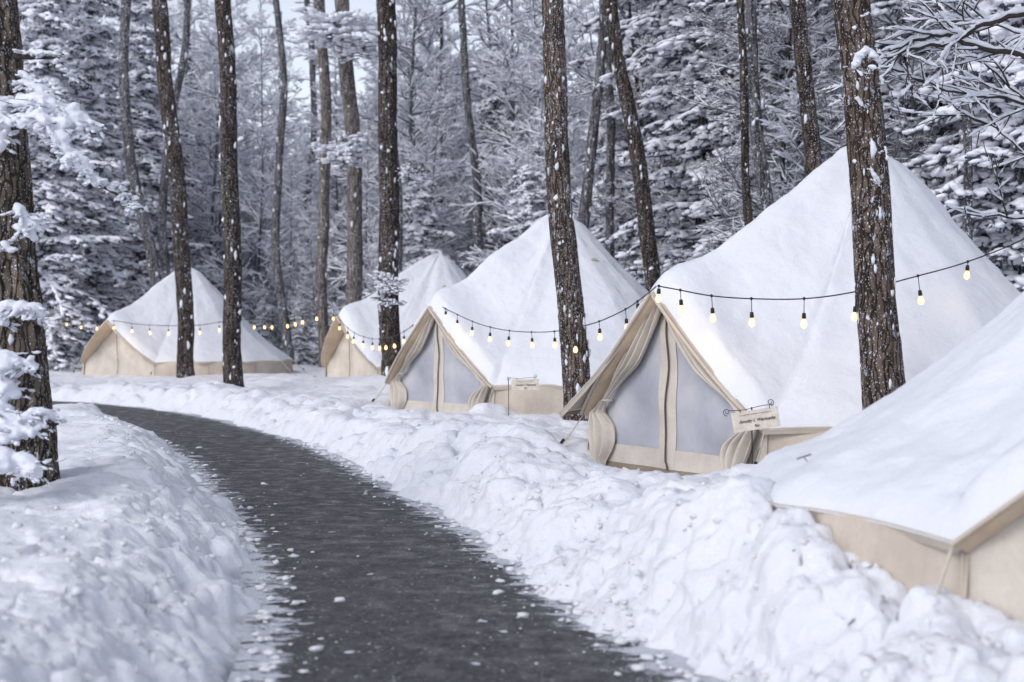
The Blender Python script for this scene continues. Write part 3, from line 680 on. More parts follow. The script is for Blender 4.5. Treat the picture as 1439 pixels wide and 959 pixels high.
string('string_lights',ppts([(924,402,12.30),(956,408,12.1),(1000,416,11.9),(1056,420,11.7),(1130,420,11.55),(1203,410,11.6),(1290,388,11.9),(1360,368,12.3),(1439,336,12.9),(1530,285,13.6)]),
       [(926,.02),(956,.08),(1000,.10),(1056,.11),(1130,.115),(1203,.12),(1290,.12),(1360,.03),(1440,.1)],'string of lit bulbs across the roof of the large right-hand tent',.98)
string('string_lights',ppts([(604,424,21.2),(622,432,20.9),(640,441,20.5),(664,452,20.0),(689,460,19.4),(716,465,18.7),(747,467,18.0),(779,466,17.0),(812,460,15.9),(842,452,15.0),(879,435,13.8),(905,417,12.9),(922,403,12.32)]),
       [(626,.04),643,664,689,716,747,779,(810,.16),842,(879,.09),(896,.02)],'string of lit bulbs between the middle tent and the large right-hand tent')
string('string_lights',ppts([(465,430,31.0),(478,450,30),(498,468,28.6),(522,476,27.4),(545,475,25.6),(568,466,24),(594,446,22.5),(610,430,21.4)]),
       [469,478,489,498,511,523,533,543,553,568,580,594],'string of lit bulbs drooping from the half-hidden tent to the middle tent',1.1)
string('string_lights',ppts([(60,435,44),(93,447,42),(130,452,40),(160,451,37.6),(185,455,37),(210,457,36.6),(237,458,36.4),(280,457,36.2),(308,453,36),(330,450,35.8),(358,449,35),(383,449,34),(403,447,33),(425,441,32.3),(445,436,31.6),(464,429,31.1)]),
       [70,93,115,137,160,185,210,237,281,308,358,372,383,403,414,425,445],'long string of lit bulbs running past the far tent into the woods',1.15,.09,.009,1.5)

# ------------------------------------------------------------------ trunks with bark relief
def trunk_mesh(name,base,top,r0,r1,m,seed,sides=40,step=.05,relief=.022,H=14,flare=.35,bend=.06):
    """a trunk from base to top (vectors) extended to height H"""
    d=(top-base); L=(top-base).length; d=d/L; n=int((H)/step)
    z=np.linspace(-.35,H,n); f=np.clip(z/L,0,None)
    r=r0+(r1-r0)*f; r=np.maximum(r*(1-.35*sstep(L,H,z)),.03); r=r*(1+flare*np.exp(-np.clip(z,0,9)/.28)*.5)
    a=np.linspace(0,2*PI,sides,endpoint=False); Zz,A=np.meshgrid(z,a,indexing='ij'); Rr=np.repeat(r[:,None],sides,1)
    cx=np.cos(A);cy=np.sin(A); k=1/.14
    nv=fbm(cx*Rr*k*1.4+seed*7,cy*Rr*k*1.4,Zz*1.1,o=3,seed=80+seed)
    ridge=1-np.abs(nv)*2.2; n2=fbm(cx*Rr*22,cy*Rr*22+seed,Zz*6,o=3,seed=90+seed)
    Rr=Rr+relief*(ridge-.6)+relief*.45*n2
    lob=1+.05*np.cos(A*3+seed+Zz*.2); Rr=Rr*lob
    bx=bend*np.sin(Zz*.55+seed)+.02*np.sin(Zz*1.7+seed*2)-bend*math.sin(seed); by=bend*np.cos(Zz*.4+seed)-bend*math.cos(seed)
    bx=bx*np.clip(Zz,0,1); by=by*np.clip(Zz,0,1)
    X=d.x/d.z*Zz*d.z+bx+Rr*cx; Y=d.y*Zz+by+Rr*cy
    s=Soup(); s.grid(np.stack([X,Y,Zz],-1)[:,::-1].transpose(1,0,2)[:, :],wrap_u=True)
    return s,(lambda zq:(d.x*zq+float(np.interp(zq,z,bx[:,0])),d.y*zq+float(np.interp(zq,z,by[:,0])),float(np.interp(zq,z,r))))

# snow-lined branching: segments grown recursively
class Branches:
    def __init__(s,rs): s.r=random.Random(rs); s.seg=[]
    def grow(s,p,d,L,r,lev,maxlev,up=.1,jit=.25,kids=(5,7),step=None,ratio=.55,spread=.9):
        R=s.r; n=max(3,int(L/ (step or max(.12,L/7)))); sl=L/n; q=p.copy(); dd=d.copy(); pts=[(q.copy(),r)]
        for i in range(n):
            dd=(dd+Vector((R.gauss(0,jit),R.gauss(0,jit),R.gauss(0,jit*.8)+up))*.45).normalized()
            q2=q+dd*sl; r2=r*(1-.85*(i+1)/n)+.003
            s.seg.append((tuple(q),tuple(q2),pts[-1][1],r2,lev)); pts.append((q2.copy(),r2)); q=q2
        if lev<maxlev:
            nk=R.randint(*kids)
            for k in range(nk):
                f=.18+.8*(k+R.random())/nk; i=min(n-1,int(f*n)); pq,pr=pts[i]
                base=(pts[i+1][0]-pq).normalized(); side=base.cross(Vector((R.gauss(0,1),R.gauss(0,1),R.gauss(0,1)))).normalized()
                side.z*=.55
                cd=(base*.75+side*spread).normalized()
                s.grow(pq,cd,L*ratio*(1.1-f*.55)*R.uniform(.7,1.15),pr*.62,lev+1,maxlev,up,jit,kids,step,ratio,spread)
    def to_soup(s,sp,mw=0,ms=1,snow=.014,kk=None,minr=.004,snow_gain=1.0,ksnow=4):
        a=np.array([x[0] for x in s.seg]);b=np.array([x[1] for x in s.seg]);r0=np.array([x[2] for x in s.seg]);r1=np.array([x[3] for x in s.seg])
        sp.tubes(a,b,np.maximum(r0,minr),np.maximum(r1,minr),kk or 4,mw)
        d=b-a; L=np.linalg.norm(d,axis=1); hz=1-np.abs(d[:,2]/L)
        w=np.clip(hz*1.9,0,1)**.6
        hh=lambda p:_h(np.floor(p[:,0]*997),np.floor(p[:,1]*991),np.floor(p[:,2]*983),5)
        ja=.45+.95*hh(a)**1.3; jb=.45+.95*hh(b)**1.3; jb=np.where(r1<.0045,.15,jb)
        keep=w>.35
        o=np.zeros_like(a); 
        sr0=(r0*.6+snow)*w*snow_gain*ja; sr1=(r1*.6+snow)*w*snow_gain*jb
        A=a+np.stack([0*r0,0*r0,r0*.7+sr0*.55],-1); B=b+np.stack([0*r0,0*r0,r1*.7+sr1*.55],-1)
        sp.tubes(A[keep],B[keep],sr0[keep],sr1[keep],ksnow,ms)

def bare_tree_meshes(rs,H,r0,nb,z0,maxlev,Lb,snow,bark_m,snow_m=None,upw=.1,angle=.55):
    R=random.Random(rs); s=Soup(); k=10; n=24
    pts=[];x=y=0;dx=R.uniform(-.05,.05);dy=R.uniform(-.05,.05)
    for i in range(n+1):
        z=-.3+H*i/n; pts.append((x,y,z)); dx+=R.gauss(0,.012);dy+=R.gauss(0,.012); x+=dx*H/n;y+=dy*H/n
    rad=[r0*(1-.82*i/n) for i in range(n+1)]; s.poly_tube(pts,rad,k)
    # snow stuck on one side of the stem
    trunk=s.mesh('trunk',[bark_m]); B=Branches(rs+1)
    for i in range(nb):
        f=z0+(1-z0)*(i+R.random())/nb; zi=f*n; i0=min(n-1,int(zi)); p=Vector(pts[i0]).lerp(Vector(pts[i0+1]),zi-i0)
        az=R.uniform(0,2*PI); el=angle*R.uniform(.3,1.5)
        B.grow(p,Vector((math.cos(az)*math.cos(el),math.sin(az)*math.cos(el),math.sin(el))),Lb*(1.15-f*.7)*R.uniform(.6,1.15),r0*(.42)*(1-f*.6),0,maxlev,up=upw)
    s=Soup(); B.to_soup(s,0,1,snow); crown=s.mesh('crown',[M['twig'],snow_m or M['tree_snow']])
    return trunk,crown
def conifer_meshes(rs,H,Lmax,needle,snow_m,whorls=30,per=7,droop=.35,snowp=.8,z0=.05,tw=1.0):
    R=random.Random(rs); rr=np.random.default_rng(rs); s=Soup()
    s.poly_tube([(0.0,0,-.3),(0.03,.02,H*.5),(0,0,H)],[H*.016,H*.010,.01],10); trunk=s.mesh('trunk',[M['bark_haze']])
    s=Soup(); a0=[];b0=[];ra=[];rb=[]; na=[];nb_=[];nr=[]; bc=[];bx=[];by=[];bz=[]
    for wi in range(whorls):
        f=z0+(1-z0)*(wi/whorls)**.95; z=f*H; L=Lmax*(1-f)**.6*(.8+.2*math.sin(wi*2.1+rs))+.15
        for k in range(per):
            az=2*PI*(k+R.random()*.9)/per+wi*1.3; Lk=L*(R.uniform(.35,.8) if R.random()<.4 else R.uniform(.8,1.3)); zb=z+R.uniform(-.9,.9)*H/whorls; dr=droop*R.uniform(.3,1.5)
            m=7; prev=None
            for i in range(m+1):
                t=i/m; rad=Lk*t; zz=zb+Lk*(.16*t-dr*t*t)+.04*R.gauss(0,1)
                p=np.array([math.cos(az)*rad,math.sin(az)*rad,zz])
                if prev is not None:
                    a0.append(prev);b0.append(p);ra.append(.035*(1-t)+.008);rb.append(.035*(1-t)*.8+.006)
                    # side sprays
                    for sg in (-1,1):
                        if R.random()<.12: continue
                        tl=tw*(.16+.42*Lk*.28*(1-t*.55))*R.uniform(.6,1.25); aa=az+sg*R.uniform(.7,1.25)
                        d=np.array([math.cos(aa),math.sin(aa),-R.uniform(.05,.45)]); d/=np.linalg.norm(d)
                        st=prev+(p-prev)*R.random(); e=st+d*tl
                        na.append(st);nb_.append(e);nr.append(.05+.05*tl)
                        if R.random()<snowp:
                            c=(st*.5+e*.5)+np.array([0,0,.035+.02*R.random()]); sl=tl*R.uniform(.42,.6)
                            sd=np.cross(d,[0,0,1]); sd/=np.linalg.norm(sd); bc.append(c);g_=R.uniform(.45,1.2); bx.append(d*sl);by.append(sd*(.05+.05*R.random()+.05*tl)*g_);bz.append(np.array([0,0,1])*(.03+.04*R.random())*g_)
                    for q_ in range(5):
                        if R.random()<snowp*.75:
                            aa=az+R.uniform(-1.4,1.4); t3=R.uniform(.08,.2); c=prev+(p-prev)*R.random()+np.array([R.gauss(0,.16),R.gauss(0,.16),R.uniform(-.10,.05)])*(.5+Lk*.15); d=np.array([math.cos(aa),math.sin(aa),-.2]); sd=np.array([-math.sin(aa),math.cos(aa),0])
                            bc.append(c);bx.append(d*t3);by.append(sd*t3*R.uniform(.3,.6));bz.append(np.array([0,0,t3*.3]))
                    if R.random()<snowp:
                        d=(p-prev); l=np.linalg.norm(d); d/=l; sd=np.cross(d,[0,0,1]); bc.append((p+prev)/2+np.array([0,0,.05]));bx.append(d*l*.62);by.append(sd*(.06+.05*R.random()));bz.append(np.array([0,0,.05]))
                prev=p
    s.tubes(a0,b0,ra,rb,4,0)
    na=np.array(na);nb_=np.array(nb_);nr=np.array(nr)
    s.tubes(na,nb_,nr*.8,nr*.35,4,1,squash=.7)
    # hanging needle fringe below each spray
    q=(na+nb_)/2; fr=q+np.stack([rr.normal(0,.05,len(q)),rr.normal(0,.05,len(q)),-rr.uniform(.06,.16,len(q))],-1); s.tubes(q,fr,nr*.5,nr*.1,3,1)
    s.blobs(bc,np.array(bx),np.array(by),np.array(bz),2,rough=.3)
    crown=s.mesh('crown',[M['twig'],needle,snow_m]); return trunk,crown

BARE=[bare_tree_meshes(100+i,[15,13.5,16,12,14.5][i],[.12,.08,.13,.06,.10][i],[44,42,46,46,46][i],[.12,.10,.2,.06,.14][i],2,[3.4,3.0,3.8,2.8,3.2][i],.026,M['bark_haze'],upw=[.10,.05,.12,.02,.08][i]) for i in range(5)]
SAP=[bare_tree_meshes(200+i,[7.5,5.5,9][i],.04,40,.04,2,2.0,.022,M['bark_haze'],upw=.06) for i in range(3)]
BARE_NEAR=[bare_tree_meshes(150+i,[13,11][i],[.10,.08][i],[52,46][i],.06,3,[2.8,2.4][i],.0085,M['bark_mid'],upw=.05) for i in range(2)]
CON=[conifer_meshes(300+i,[16,13.5,17,8][i],[3.1,2.8,3.3,2.3][i],M['needle'],M['tree_snow'],whorls=[40,34,44,22][i],per=7,snowp=[.93,.93,.9,.85][i],droop=[.38,.45,.34,.4][i]) for i in range(4)]
CROWN_TOP=[]
for i in range(2):
    B=Branches(400+i); R=random.Random(400+i)
    for k in range(12):
        az=R.uniform(0,2*PI); B.grow(Vector((0,0,R.uniform(0,4.5))),Vector((math.cos(az),math.sin(az),.7)).normalized(),R.uniform(1.8,3.2),.06,0,1,up=.12)
    s=Soup(); B.to_soup(s,0,1,.02); CROWN_TOP.append(s.mesh('crown',[M['twig'],M['tree_snow']]))

def place(pair,name,x,y,rz,sc,label,cat,group=None,tilt=(0,0),z=None,sink=.0,sz=None):
    zz=gz(x,y) if z is None else z
    root=empty(name,(x,y,zz-sink),rz,label=label,cat=cat,group=group); root.rotation_euler=(tilt[0],tilt[1],rz); root.scale=(sc,sc,sz or sc)
    for nm,me in zip(('trunk','crown'),pair):
        o=bpy.data.objects.new(nm,me); C.objects.link(o); o.parent=root
    return root

# ------------------------------------------------------------------ the trunks one can tell apart: base px,py ; top px at row 0 ; depth ; widths px
def hero(bx,by,tx,Y,wb,wt,m,label,seed,sides=40,step=.05,relief=.022,crown=True,dots=0,H=None,name='tree',bend=.05):
    base=P(bx,by,Y); top=P(tx,0,Y+.15); H=H or (top-base).length*1.02+4.5
    root=empty(name,base,0,label=label,cat='tree')
    r0=wb/F*Y/2; r1=wt/F*Y/2
    s,axis=trunk_mesh('trunk',base,top,r0,r1,m,seed,sides,step,relief,H,bend=bend)
    tr=s.build('trunk',m,root)
    if dots:
        R=random.Random(seed); c=[];ax=[];ay=[];az=[]
        for i in range(int(dots*.2)):
            zq=R.uniform(.05,min(H*.8,(top-base).length)); x,y,r=axis(zq); a=R.uniform(PI*.75,PI*2.25); 
            rr=r*1.01; n=np.array([math.cos(a),math.sin(a),.25]); n/=np.linalg.norm(n); tg=np.array([-math.sin(a),math.cos(a),0]); 
            sz=(.006+.020*R.random()**2.2)*(1 if r>.1 else .7)*(Y/11)**.5
            c.append((x+rr*math.cos(a),y+rr*math.sin(a),zq)); ax.append(tg*sz*R.uniform(.6,1.2)); ay.append(np.array([0,0,1.])*sz*R.uniform(.8,3.0)); az.append(n*sz*.6)
        s=Soup(); s.blobs(c,np.array(ax),np.array(ay),np.array(az),rough=.4); tag(s.build('snow',M['tree_snow'] if Y>20 else M['pad_snow'],tr),kind='stuff')
    if crown:
        zc=(top-base).length*1.02+.5; x,y,r=axis(zc); c=bpy.data.objects.new('crown',CROWN_TOP[seed%2]); C.objects.link(c); c.parent=root; c.location=(x,y,zc); c.rotation_euler=(0,0,seed)
    return root,axis
A_root,A_axis=hero(28,700,-14,9.6,104,86,M['bark_old'],'thick old tree trunk at the left edge, with snow-laden boughs',1,96,.018,.028,crown=False,dots=60,H=7.5)
B_root,B_axis=hero(1247,605,1205,10.95,57,49,M['bark'],'rugged brown tree trunk between the two nearest tents, flecked with snow',2,80,.022,.020,dots=420,bend=.03)
hero(815,600,777,17.3,40,30,M['bark'],'tall straight trunk rising in front of the middle tent',3,56,.035,.018,dots=520,bend=.04)
hero(552,545,533,28.6,29,26,M['bark_mid'],'dark trunk in front of the half-hidden tent, its foot behind the snow bank',4,40,.06,.02,dots=620,bend=.06)
hero(328,551,309,26.8,26,22,M['bark_mid'],'dark straight trunk growing beside the bend of the path',5,40,.06,.018,dots=520,bend=.04)
hero(261,533,229,34,23,21,M['bark_mid'],'leaning trunk in front of the far tent',6,36,.07,.02,dots=480,bend=.08)
hero(230,500,178,44.5,17,13,M['bark_haze'],'slim curved dark trunk behind the far tent, left of its peak',7,20,.15,.02,dots=300,bend=.2)
hero(237,500,262,46,14,9,M['bark_haze'],'snow-caked trunk behind the peak of the far tent',8,20,.15,.02,dots=200,bend=.2)
hero(406,497,386,46,13,9,M['bark_haze'],'slim grey trunk in the gap between the far tent and the half-hidden tent',9,20,.15,.02,dots=200,bend=.2)
hero(456,500,446,43,15,15,M['bark_pale'],'pale trunk rising behind the door peak of the half-hidden tent',10,24,.1,.02,dots=220,bend=.1)
hero(497,505,479,42,23,20,M['bark_pale'],'thicker grey-brown trunk just right of the pale one',11,28,.1,.02,dots=260,bend=.1)
hero(667,500,652,42,13,10,M['bark_haze'],'forked slim trunk between the half-hidden tent and the middle tent',12,20,.15,.02,dots=240,bend=.15)
hero(925,505,866,27,24,19,M['bark_mid'],'dark leaning trunk between the middle tent and the large right-hand tent',13,30,.09,.02,dots=420,bend=.12)
hero(1160,505,1132,20,24,22,M['bark_mid'],'brown trunk rising behind the left slope of the large right-hand tent',14,32,.08,.02,dots=260,bend=.06)
hero(1108,500,1062,22.5,14,22,M['bark_haze'],'dark trunk among the snowy boughs behind the large tent',15,24,.1,.02,dots=240,bend=.1)
hero(1072,505,1040,21.5,13,11,M['bark_mid'],'slim trunk among the snowy boughs behind the large tent, left of a thicker dark one',16,24,.1,.015,dots=260,bend=.08)
hero(800,500,838,31,20,12,M['bark_haze'],'slim trunk leaning right, beside the tall trunk at the middle tent',17,24,.12,.02,dots=240,bend=.1)
hero(850,500,846,32,13,11,M['bark_haze'],'upright slim trunk between two leaning ones above the middle tent',18,20,.12,.02,dots=200,bend=.1)
hero(556,500,557,38,11,10,M['bark_haze'],'thin dark trunk just right of the dark trunk at the half-hidden tent',19,20,.15,.02,dots=150,bend=.12)
hero(1362,500,1357,19.5,14,11,M['bark_haze'],'thin dark trunk in the woods at the right, beyond the large tent',20,24,.1,.015,dots=150,bend=.08)
hero(438,500,440,60,10,8,M['bark_haze'],'thin trunk close left of the pale one',21,16,.2,.02,dots=100,bend=.15)
hero(272,500,270,62,12,10,M['bark_haze'],'distant trunk right of the leaning trunk at the far tent',22,16,.2,.02,dots=100,bend=.25)

# boughs heavy with snow: lumpy pads over a branch
def pad_mesh(paths,noise_amp=.02,vox=.012):
    """paths: lists of (x,y,z,r) ; union of rounded lumps, remeshed into one soft surface"""
    s=Soup(); c=[];r=[]
    R=random.Random(len(paths)*7+3)
    for pth in paths:
        for i in range(len(pth)-1):
            a=np.array(pth[i]);b=np.array(pth[i+1]); n=max(2,int(np.linalg.norm(b[:3]-a[:3])/(.45*min(a[3],b[3])+.006)))
            for k in range(n):
                q=a+(b-a)*k/n; q=q+np.array([R.gauss(0,.22),R.gauss(0,.22),R.gauss(0,.15),0])*q[3]; c.append(q[:3]); r.append(q[3]*R.uniform(.5,1.05))
                for _ in range(2):
                    an=R.uniform(0,6.28); el=R.uniform(-.7,.5); rr_=q[3]*R.uniform(.75,1.15); c.append(q[:3]+rr_*np.array([math.cos(an)*math.cos(el),math.sin(an)*math.cos(el),math.sin(el)])); r.append(q[3]*R.uniform(.2,.5))
        c.append(np.array(pth[-1][:3])); r.append(pth[-1][3])
    c=np.array(c);r=np.array(r); s.blobs(c,np.outer(r,[1,0,0]),np.outer(r,[0,1,0]),np.outer(r,[0,0,.72]),rough=.18)
    me=s.mesh('snow',[M['pad_snow']]); o=bpy.data.objects.new('tmp',me); C.objects.link(o)
    md=o.modifiers.new('r','REMESH'); md.mode='VOXEL'; md.voxel_size=vox; md.use_smooth_shade=True
    sm=o.modifiers.new('s','SMOOTH'); sm.iterations=5; sm.factor=.6
    dg=bpy.context.evaluated_depsgraph_get(); dg.update(); out=bpy.data.meshes.new_from_object(o.evaluated_get(dg)); bpy.data.objects.remove(o)
    n=len(out.vertices); V=np.zeros(n*3,np.float32); out.vertices.foreach_get('co',V); V=V.reshape(-1,3); Nn=np.zeros(n*3,np.float32); out.vertices.foreach_get('normal',Nn); Nn=Nn.reshape(-1,3)
    V=V+Nn*(noise_amp*1.6*fbm(V[:,0]*14,V[:,1]*14,V[:,2]*14,o=4,seed=77))[:,None].astype(np.float32)
    out.vertices.foreach_set('co',V.reshape(-1)); out.update(); out.materials.clear(); out.materials.append(M['pad_snow']); return out
def bough(root,origin,specs,rad_pts,name='bough'):
    """specs: lists of (px,py,Y,r_px) for snow; rad_pts: wooden branch lines"""
    o0=Vector(root.location)
    s=Soup()
    for line in rad_pts:
        pts=[P(px,py,Y)-o0 for px,py,Y,r in line]; s.poly_tube(pts,[r/F*Y for px,py,Y,r in line],6)
    b=s.build(name,M['twig_near'],root)
    paths=[[(*(P(px,py,Y)-o0),r/F*Y) for px,py,Y,r in line] for line in specs]
    Rb=random.Random(len(paths)+int(specs[0][0][1])); c=[];ax=[];ay=[];az=[];A_=[];B_=[]
    for pth in paths:
        for i in range(len(pth)-1):
            for q in range(9 if name=='bough' else 2):
                f=Rb.random(); p0=np.array(pth[i][:3])*(1-f)+np.array(pth[i+1][:3])*f; rr=pth[i][3]*(1-f)+pth[i+1][3]*f
                a_=Rb.uniform(0,6.28); d=np.array([math.cos(a_),math.sin(a_)*.8,Rb.uniform(-.8,.25)]); d/=np.linalg.norm(d); l=rr*Rb.uniform(1.2,2.0)+.02; p1=p0+d*l; A_.append(p0); B_.append(p1)
                sd=np.cross(d,[0,0,1.]); sd/=np.linalg.norm(sd)+1e-6
                for w_ in range(4):
                    g=Rb.uniform(.55,1.05); z_=Rb.uniform(.006,.017)*(1 if name=='bough' else .5); c.append(p0+d*l*g+np.array([Rb.gauss(0,.008),Rb.gauss(0,.008),.006+Rb.gauss(0,.004)])); ax.append(d*z_*1.6); ay.append(sd*z_); az.append(np.array([0,0,z_*.6]))
    sn=Soup(); sn.tubes(A_,B_,np.full(len(A_),.003),np.full(len(A_),.0015),4,0); sn.blobs(c,np.array(ax),np.array(ay),np.array(az),1,rough=.35); tag(sn.build('twigs',[M['twig_near'],M['pad_snow']],b),kind='stuff')
    me=pad_mesh(paths,.010,.011); o=bpy.data.objects.new('snow',me); C.objects.link(o); o.parent=b
    return b
bough(A_root,None,[
  [(-8,160,9.2,20),(20,150,9.1,26),(55,142,9.0,27),(90,158,9.0,22),(118,172,9.0,17),(134,182,9.0,8)],
  [(34,104,9.15,7),(42,118,9.1,11),(56,130,9.1,15),(75,150,9.0,16)],[(-5,178,9.2,18),(-20,190,9.2,12)],[(10,170,9.0,16),(50,166,8.9,18),(90,174,8.9,14)],
  [(66,178,9.0,14),(86,196,8.9,13),(96,214,8.9,11),(90,226,8.9,10)],[(90,205,8.9,8),(112,226,8.9,13),(122,246,8.9,10),(140,254,8.9,7)],[(8,185,9.1,11),(-2,208,9.1,9)],
  [(122,236,8.9,6),(134,262,8.9,4)],[(128,246,9,6),(156,264,9.0,5),(180,280,9.0,4.5),(202,292,9,2.5)],[(160,258,9,4),(172,262,9,2)],[(176,284,9,3),(188,300,9,1.5)],[(100,182,9,8),(130,196,8.9,4),(138,200,9,2)]],
  [[(-10,170,9.4,8),(40,160,9.2,6),(100,175,9.1,4),(134,188,9.0,2)],[(75,170,9.1,4),(95,220,9,3),(130,254,9,2.5),(202,295,9,1)],[(120,176,9,1.5),(168,196,9.0,.8)]])
bough(A_root,None,[[(30,74,9.5,5),(60,76,9.4,6),(84,76,9.4,4)],[(76,84,9.4,3),(92,100,9.4,3),(106,114,9.4,2)]],[[(20,80,9.5,4),(82,82,9.4,2),(108,118,9.4,1)]])
bough(A_root,None,[[(22,288,9.15,7),(38,306,9.1,14),(54,322,9.15,11)],[(34,318,9.1,12),(48,336,9.1,7)],[(60,300,9.2,5),(64,318,9.2,4)],[(6,340,9.1,7),(16,352,9.1,7)]],[[(20,300,9.3,3),(55,330,9.1,2)]])
bough(A_root,None,[[(-10,440,9.1,14),(14,430,9.0,14),(40,430,9.0,15),(60,440,9.0,7)],[(-5,452,9.0,12),(8,456,9,7)],[(44,440,9,8),(60,452,9,4)]],[[(-10,450,9.2,4),(50,442,9.1,2)]])
bough(A_root,None,[[(-20,500,8.9,28),(8,505,8.8,24),(28,512,8.8,18),(44,520,8.8,8)],[(-15,540,8.9,30),(12,545,8.8,18),(22,556,8.8,9)],[(-20,575,8.9,30),(2,580,8.8,20)],
  [(-10,600,8.8,28),(15,590,8.7,14),(40,583,8.7,15),(62,580,8.75,12),(80,588,8.8,8)],[(48,592,8.7,9),(62,600,8.7,6)],[(-10,620,8.7,26),(24,610,8.6,18),(45,606,8.6,11)],[(-10,650,8.6,34),(24,646,8.5,26),(44,662,8.5,18)]],
  [[(-30,520,9,6),(30,528,8.9,3)],[(-30,610,9,6),(40,600,8.8,4),(82,596,8.8,2)]])
# snow plastered on the trunk between the two nearest tents
bough(B_root,None,[[(1198,88,10.72,5),(1208,76,10.7,7),(1220,66,10.7,8),(1230,80,10.7,6),(1236,88,10.75,4)],[(1196,98,10.75,4),(1206,88,10.7,6)],
  [(1224,94,10.7,6),(1228,96,10.7,6)],[(1208,102,10.72,5),(1211,106,10.72,4)],[(1206,140,10.73,5),(1212,148,10.74,3)],[(1238,108,10.8,4),(1240,118,10.8,3)],
  [(1222,240,10.73,5),(1230,250,10.73,5),(1236,262,10.78,3)],[(1212,22,10.73,5),(1220,18,10.73,4)],[(1243,205,10.85,3),(1248,225,10.85,3)]],[[(1234,82,10.8,2),(1215,95,10.75,1.2)]],name='snowy_stub')

def spray(root,px,py,Y,w,h,n,seed):
    Rr=random.Random(seed); o0=Vector(root.location); c0=P(px,py,Y)-o0; s=Soup(); A=[];Bq=[];c=[];ax=[];ay=[];az=[]
    for i in range(n):
        a=Rr.uniform(0,6.28); q=Vector((math.cos(a)*w*.5,math.sin(a)*w*.4,Rr.uniform(-.5,.45)*h))*Rr.uniform(.3,1); p0=c0+Vector((0,0,q.z*.8)); p1=c0+q; A.append(tuple(p0));Bq.append(tuple(p1))
        for k in range(9):
            f=Rr.uniform(.3,1.05); m=p0.lerp(p1,f)+Vector((Rr.gauss(0,.07),Rr.gauss(0,.07),.03+Rr.gauss(0,.03))); d=(p1-p0).normalized(); z=Rr.uniform(.03,.085)*w/1.2; c.append(tuple(m)); ax.append(np.array(d)*z); sd=np.cross(np.array(d),[0,0,1.]); ay.append(sd*z*.6); az.append(np.array([0,0,z*.4]))
    s.tubes(A,Bq,np.full(n,.02),np.full(n,.008),4,0); s.blobs(c,np.array(ax),np.array(ay),np.array(az),1,rough=.35); return s.build('bough',[M['twig'],M['tree_snow']],root)
H_={o.get('label',''):o for o in C.objects if o.name.startswith('tree')}
for lab,a in (('thicker grey-brown trunk just right of the pale one',[(480,215,40.5,1.7,1.1,46,1),(470,40,40.5,2.6,1.3,60,2),(505,70,41,1.8,.7,30,5)]),('dark trunk in front of the half-hidden tent, its foot behind the snow bank',[(546,405,28.3,.85,.9,40,3),(575,245,28.5,.6,.5,16,4)])):
    for q in a: spray(H_[lab],*q)

# big snow-lined limbs reaching in from a tree just outside the right edge
tb=P(1640,600,13.5); R_root=empty('tree',tb,0,label='tree at the far right whose long snow-lined limbs reach over the large tent',cat='tree')
s,ax_=trunk_mesh('trunk',tb,P(1620,0,13.5),.2,.16,M['bark'],33,40,.06,.02,9); s.build('trunk',M['bark'],R_root)
B=Branches(505); limbs=[[(1630,-60,13.4),(1520,-30,13.2),(1439,18,13),(1380,35,12.9),(1335,62,12.8),(1290,66,12.7),(1245,82,12.6)],
 [(1630,190,13.4),(1520,110,13.2),(1439,78,13),(1370,66,12.9),(1330,48,12.8),(1290,55,12.7),(1250,72,12.6)],
 [(1630,230,13.6),(1500,160,13.4),(1420,140,13.3),(1340,130,13.2),(1290,112,13.1),(1240,88,13.0)],
 [(1640,170,13.6),(1560,130,14),(1439,140,14),(1390,95,14),(1360,60,14)],
 [(1640,320,13.6),(1540,300,14.2),(1439,308,14.4),(1380,300,14.5),(1330,290,14.5)],
 [(1640,0,13.6),(1540,20,14.2),(1439,48,14.4),(1380,30,14.5),(1320,20,14.5)],
 [(1640,300,13.6),(1540,220,14.2),(1439,215,14.4),(1400,180,14.5),(1350,160,14.5)]]
for li,l in enumerate(limbs):
    pts=[P(*q)-tb for q in l]; n=len(pts)
    fine=[]
    for i in range(n-1):
        for k in range(5): fine.append(pts[i].lerp(pts[i+1],k/5)+Vector((0,0,.012*math.sin((i*5+k)*1.7+li))))
    fine.append(pts[-1]); m=len(fine)
    for i in range(m-1):
        r=(.036 if li<2 else .020)*(1-.72*i/m); B.seg.append((tuple(fine[i]),tuple(fine[i+1]),r,r*.97,0))
        if i>5 and B.r.random()<.30:
            d=(fine[i+1]-fine[i]).normalized(); sd=Vector((B.r.gauss(0,.4),B.r.gauss(0,.4),B.r.gauss(0,.35))); B.grow(fine[i],(d+sd).normalized(),B.r.uniform(.35,1.0),.008,1,2,up=.0,jit=.20,kids=(3,5),step=.045)
s=Soup(); B.to_soup(s,0,1,.0095,kk=6,ksnow=7,snow_gain=1.2); s.build('crown',[M['twig_near'],M['pad_snow']],R_root)

# ------------------------------------------------------------------ the woods behind
R=random.Random(99)
def px2x(px,Y): return (px-CX)/F*Y
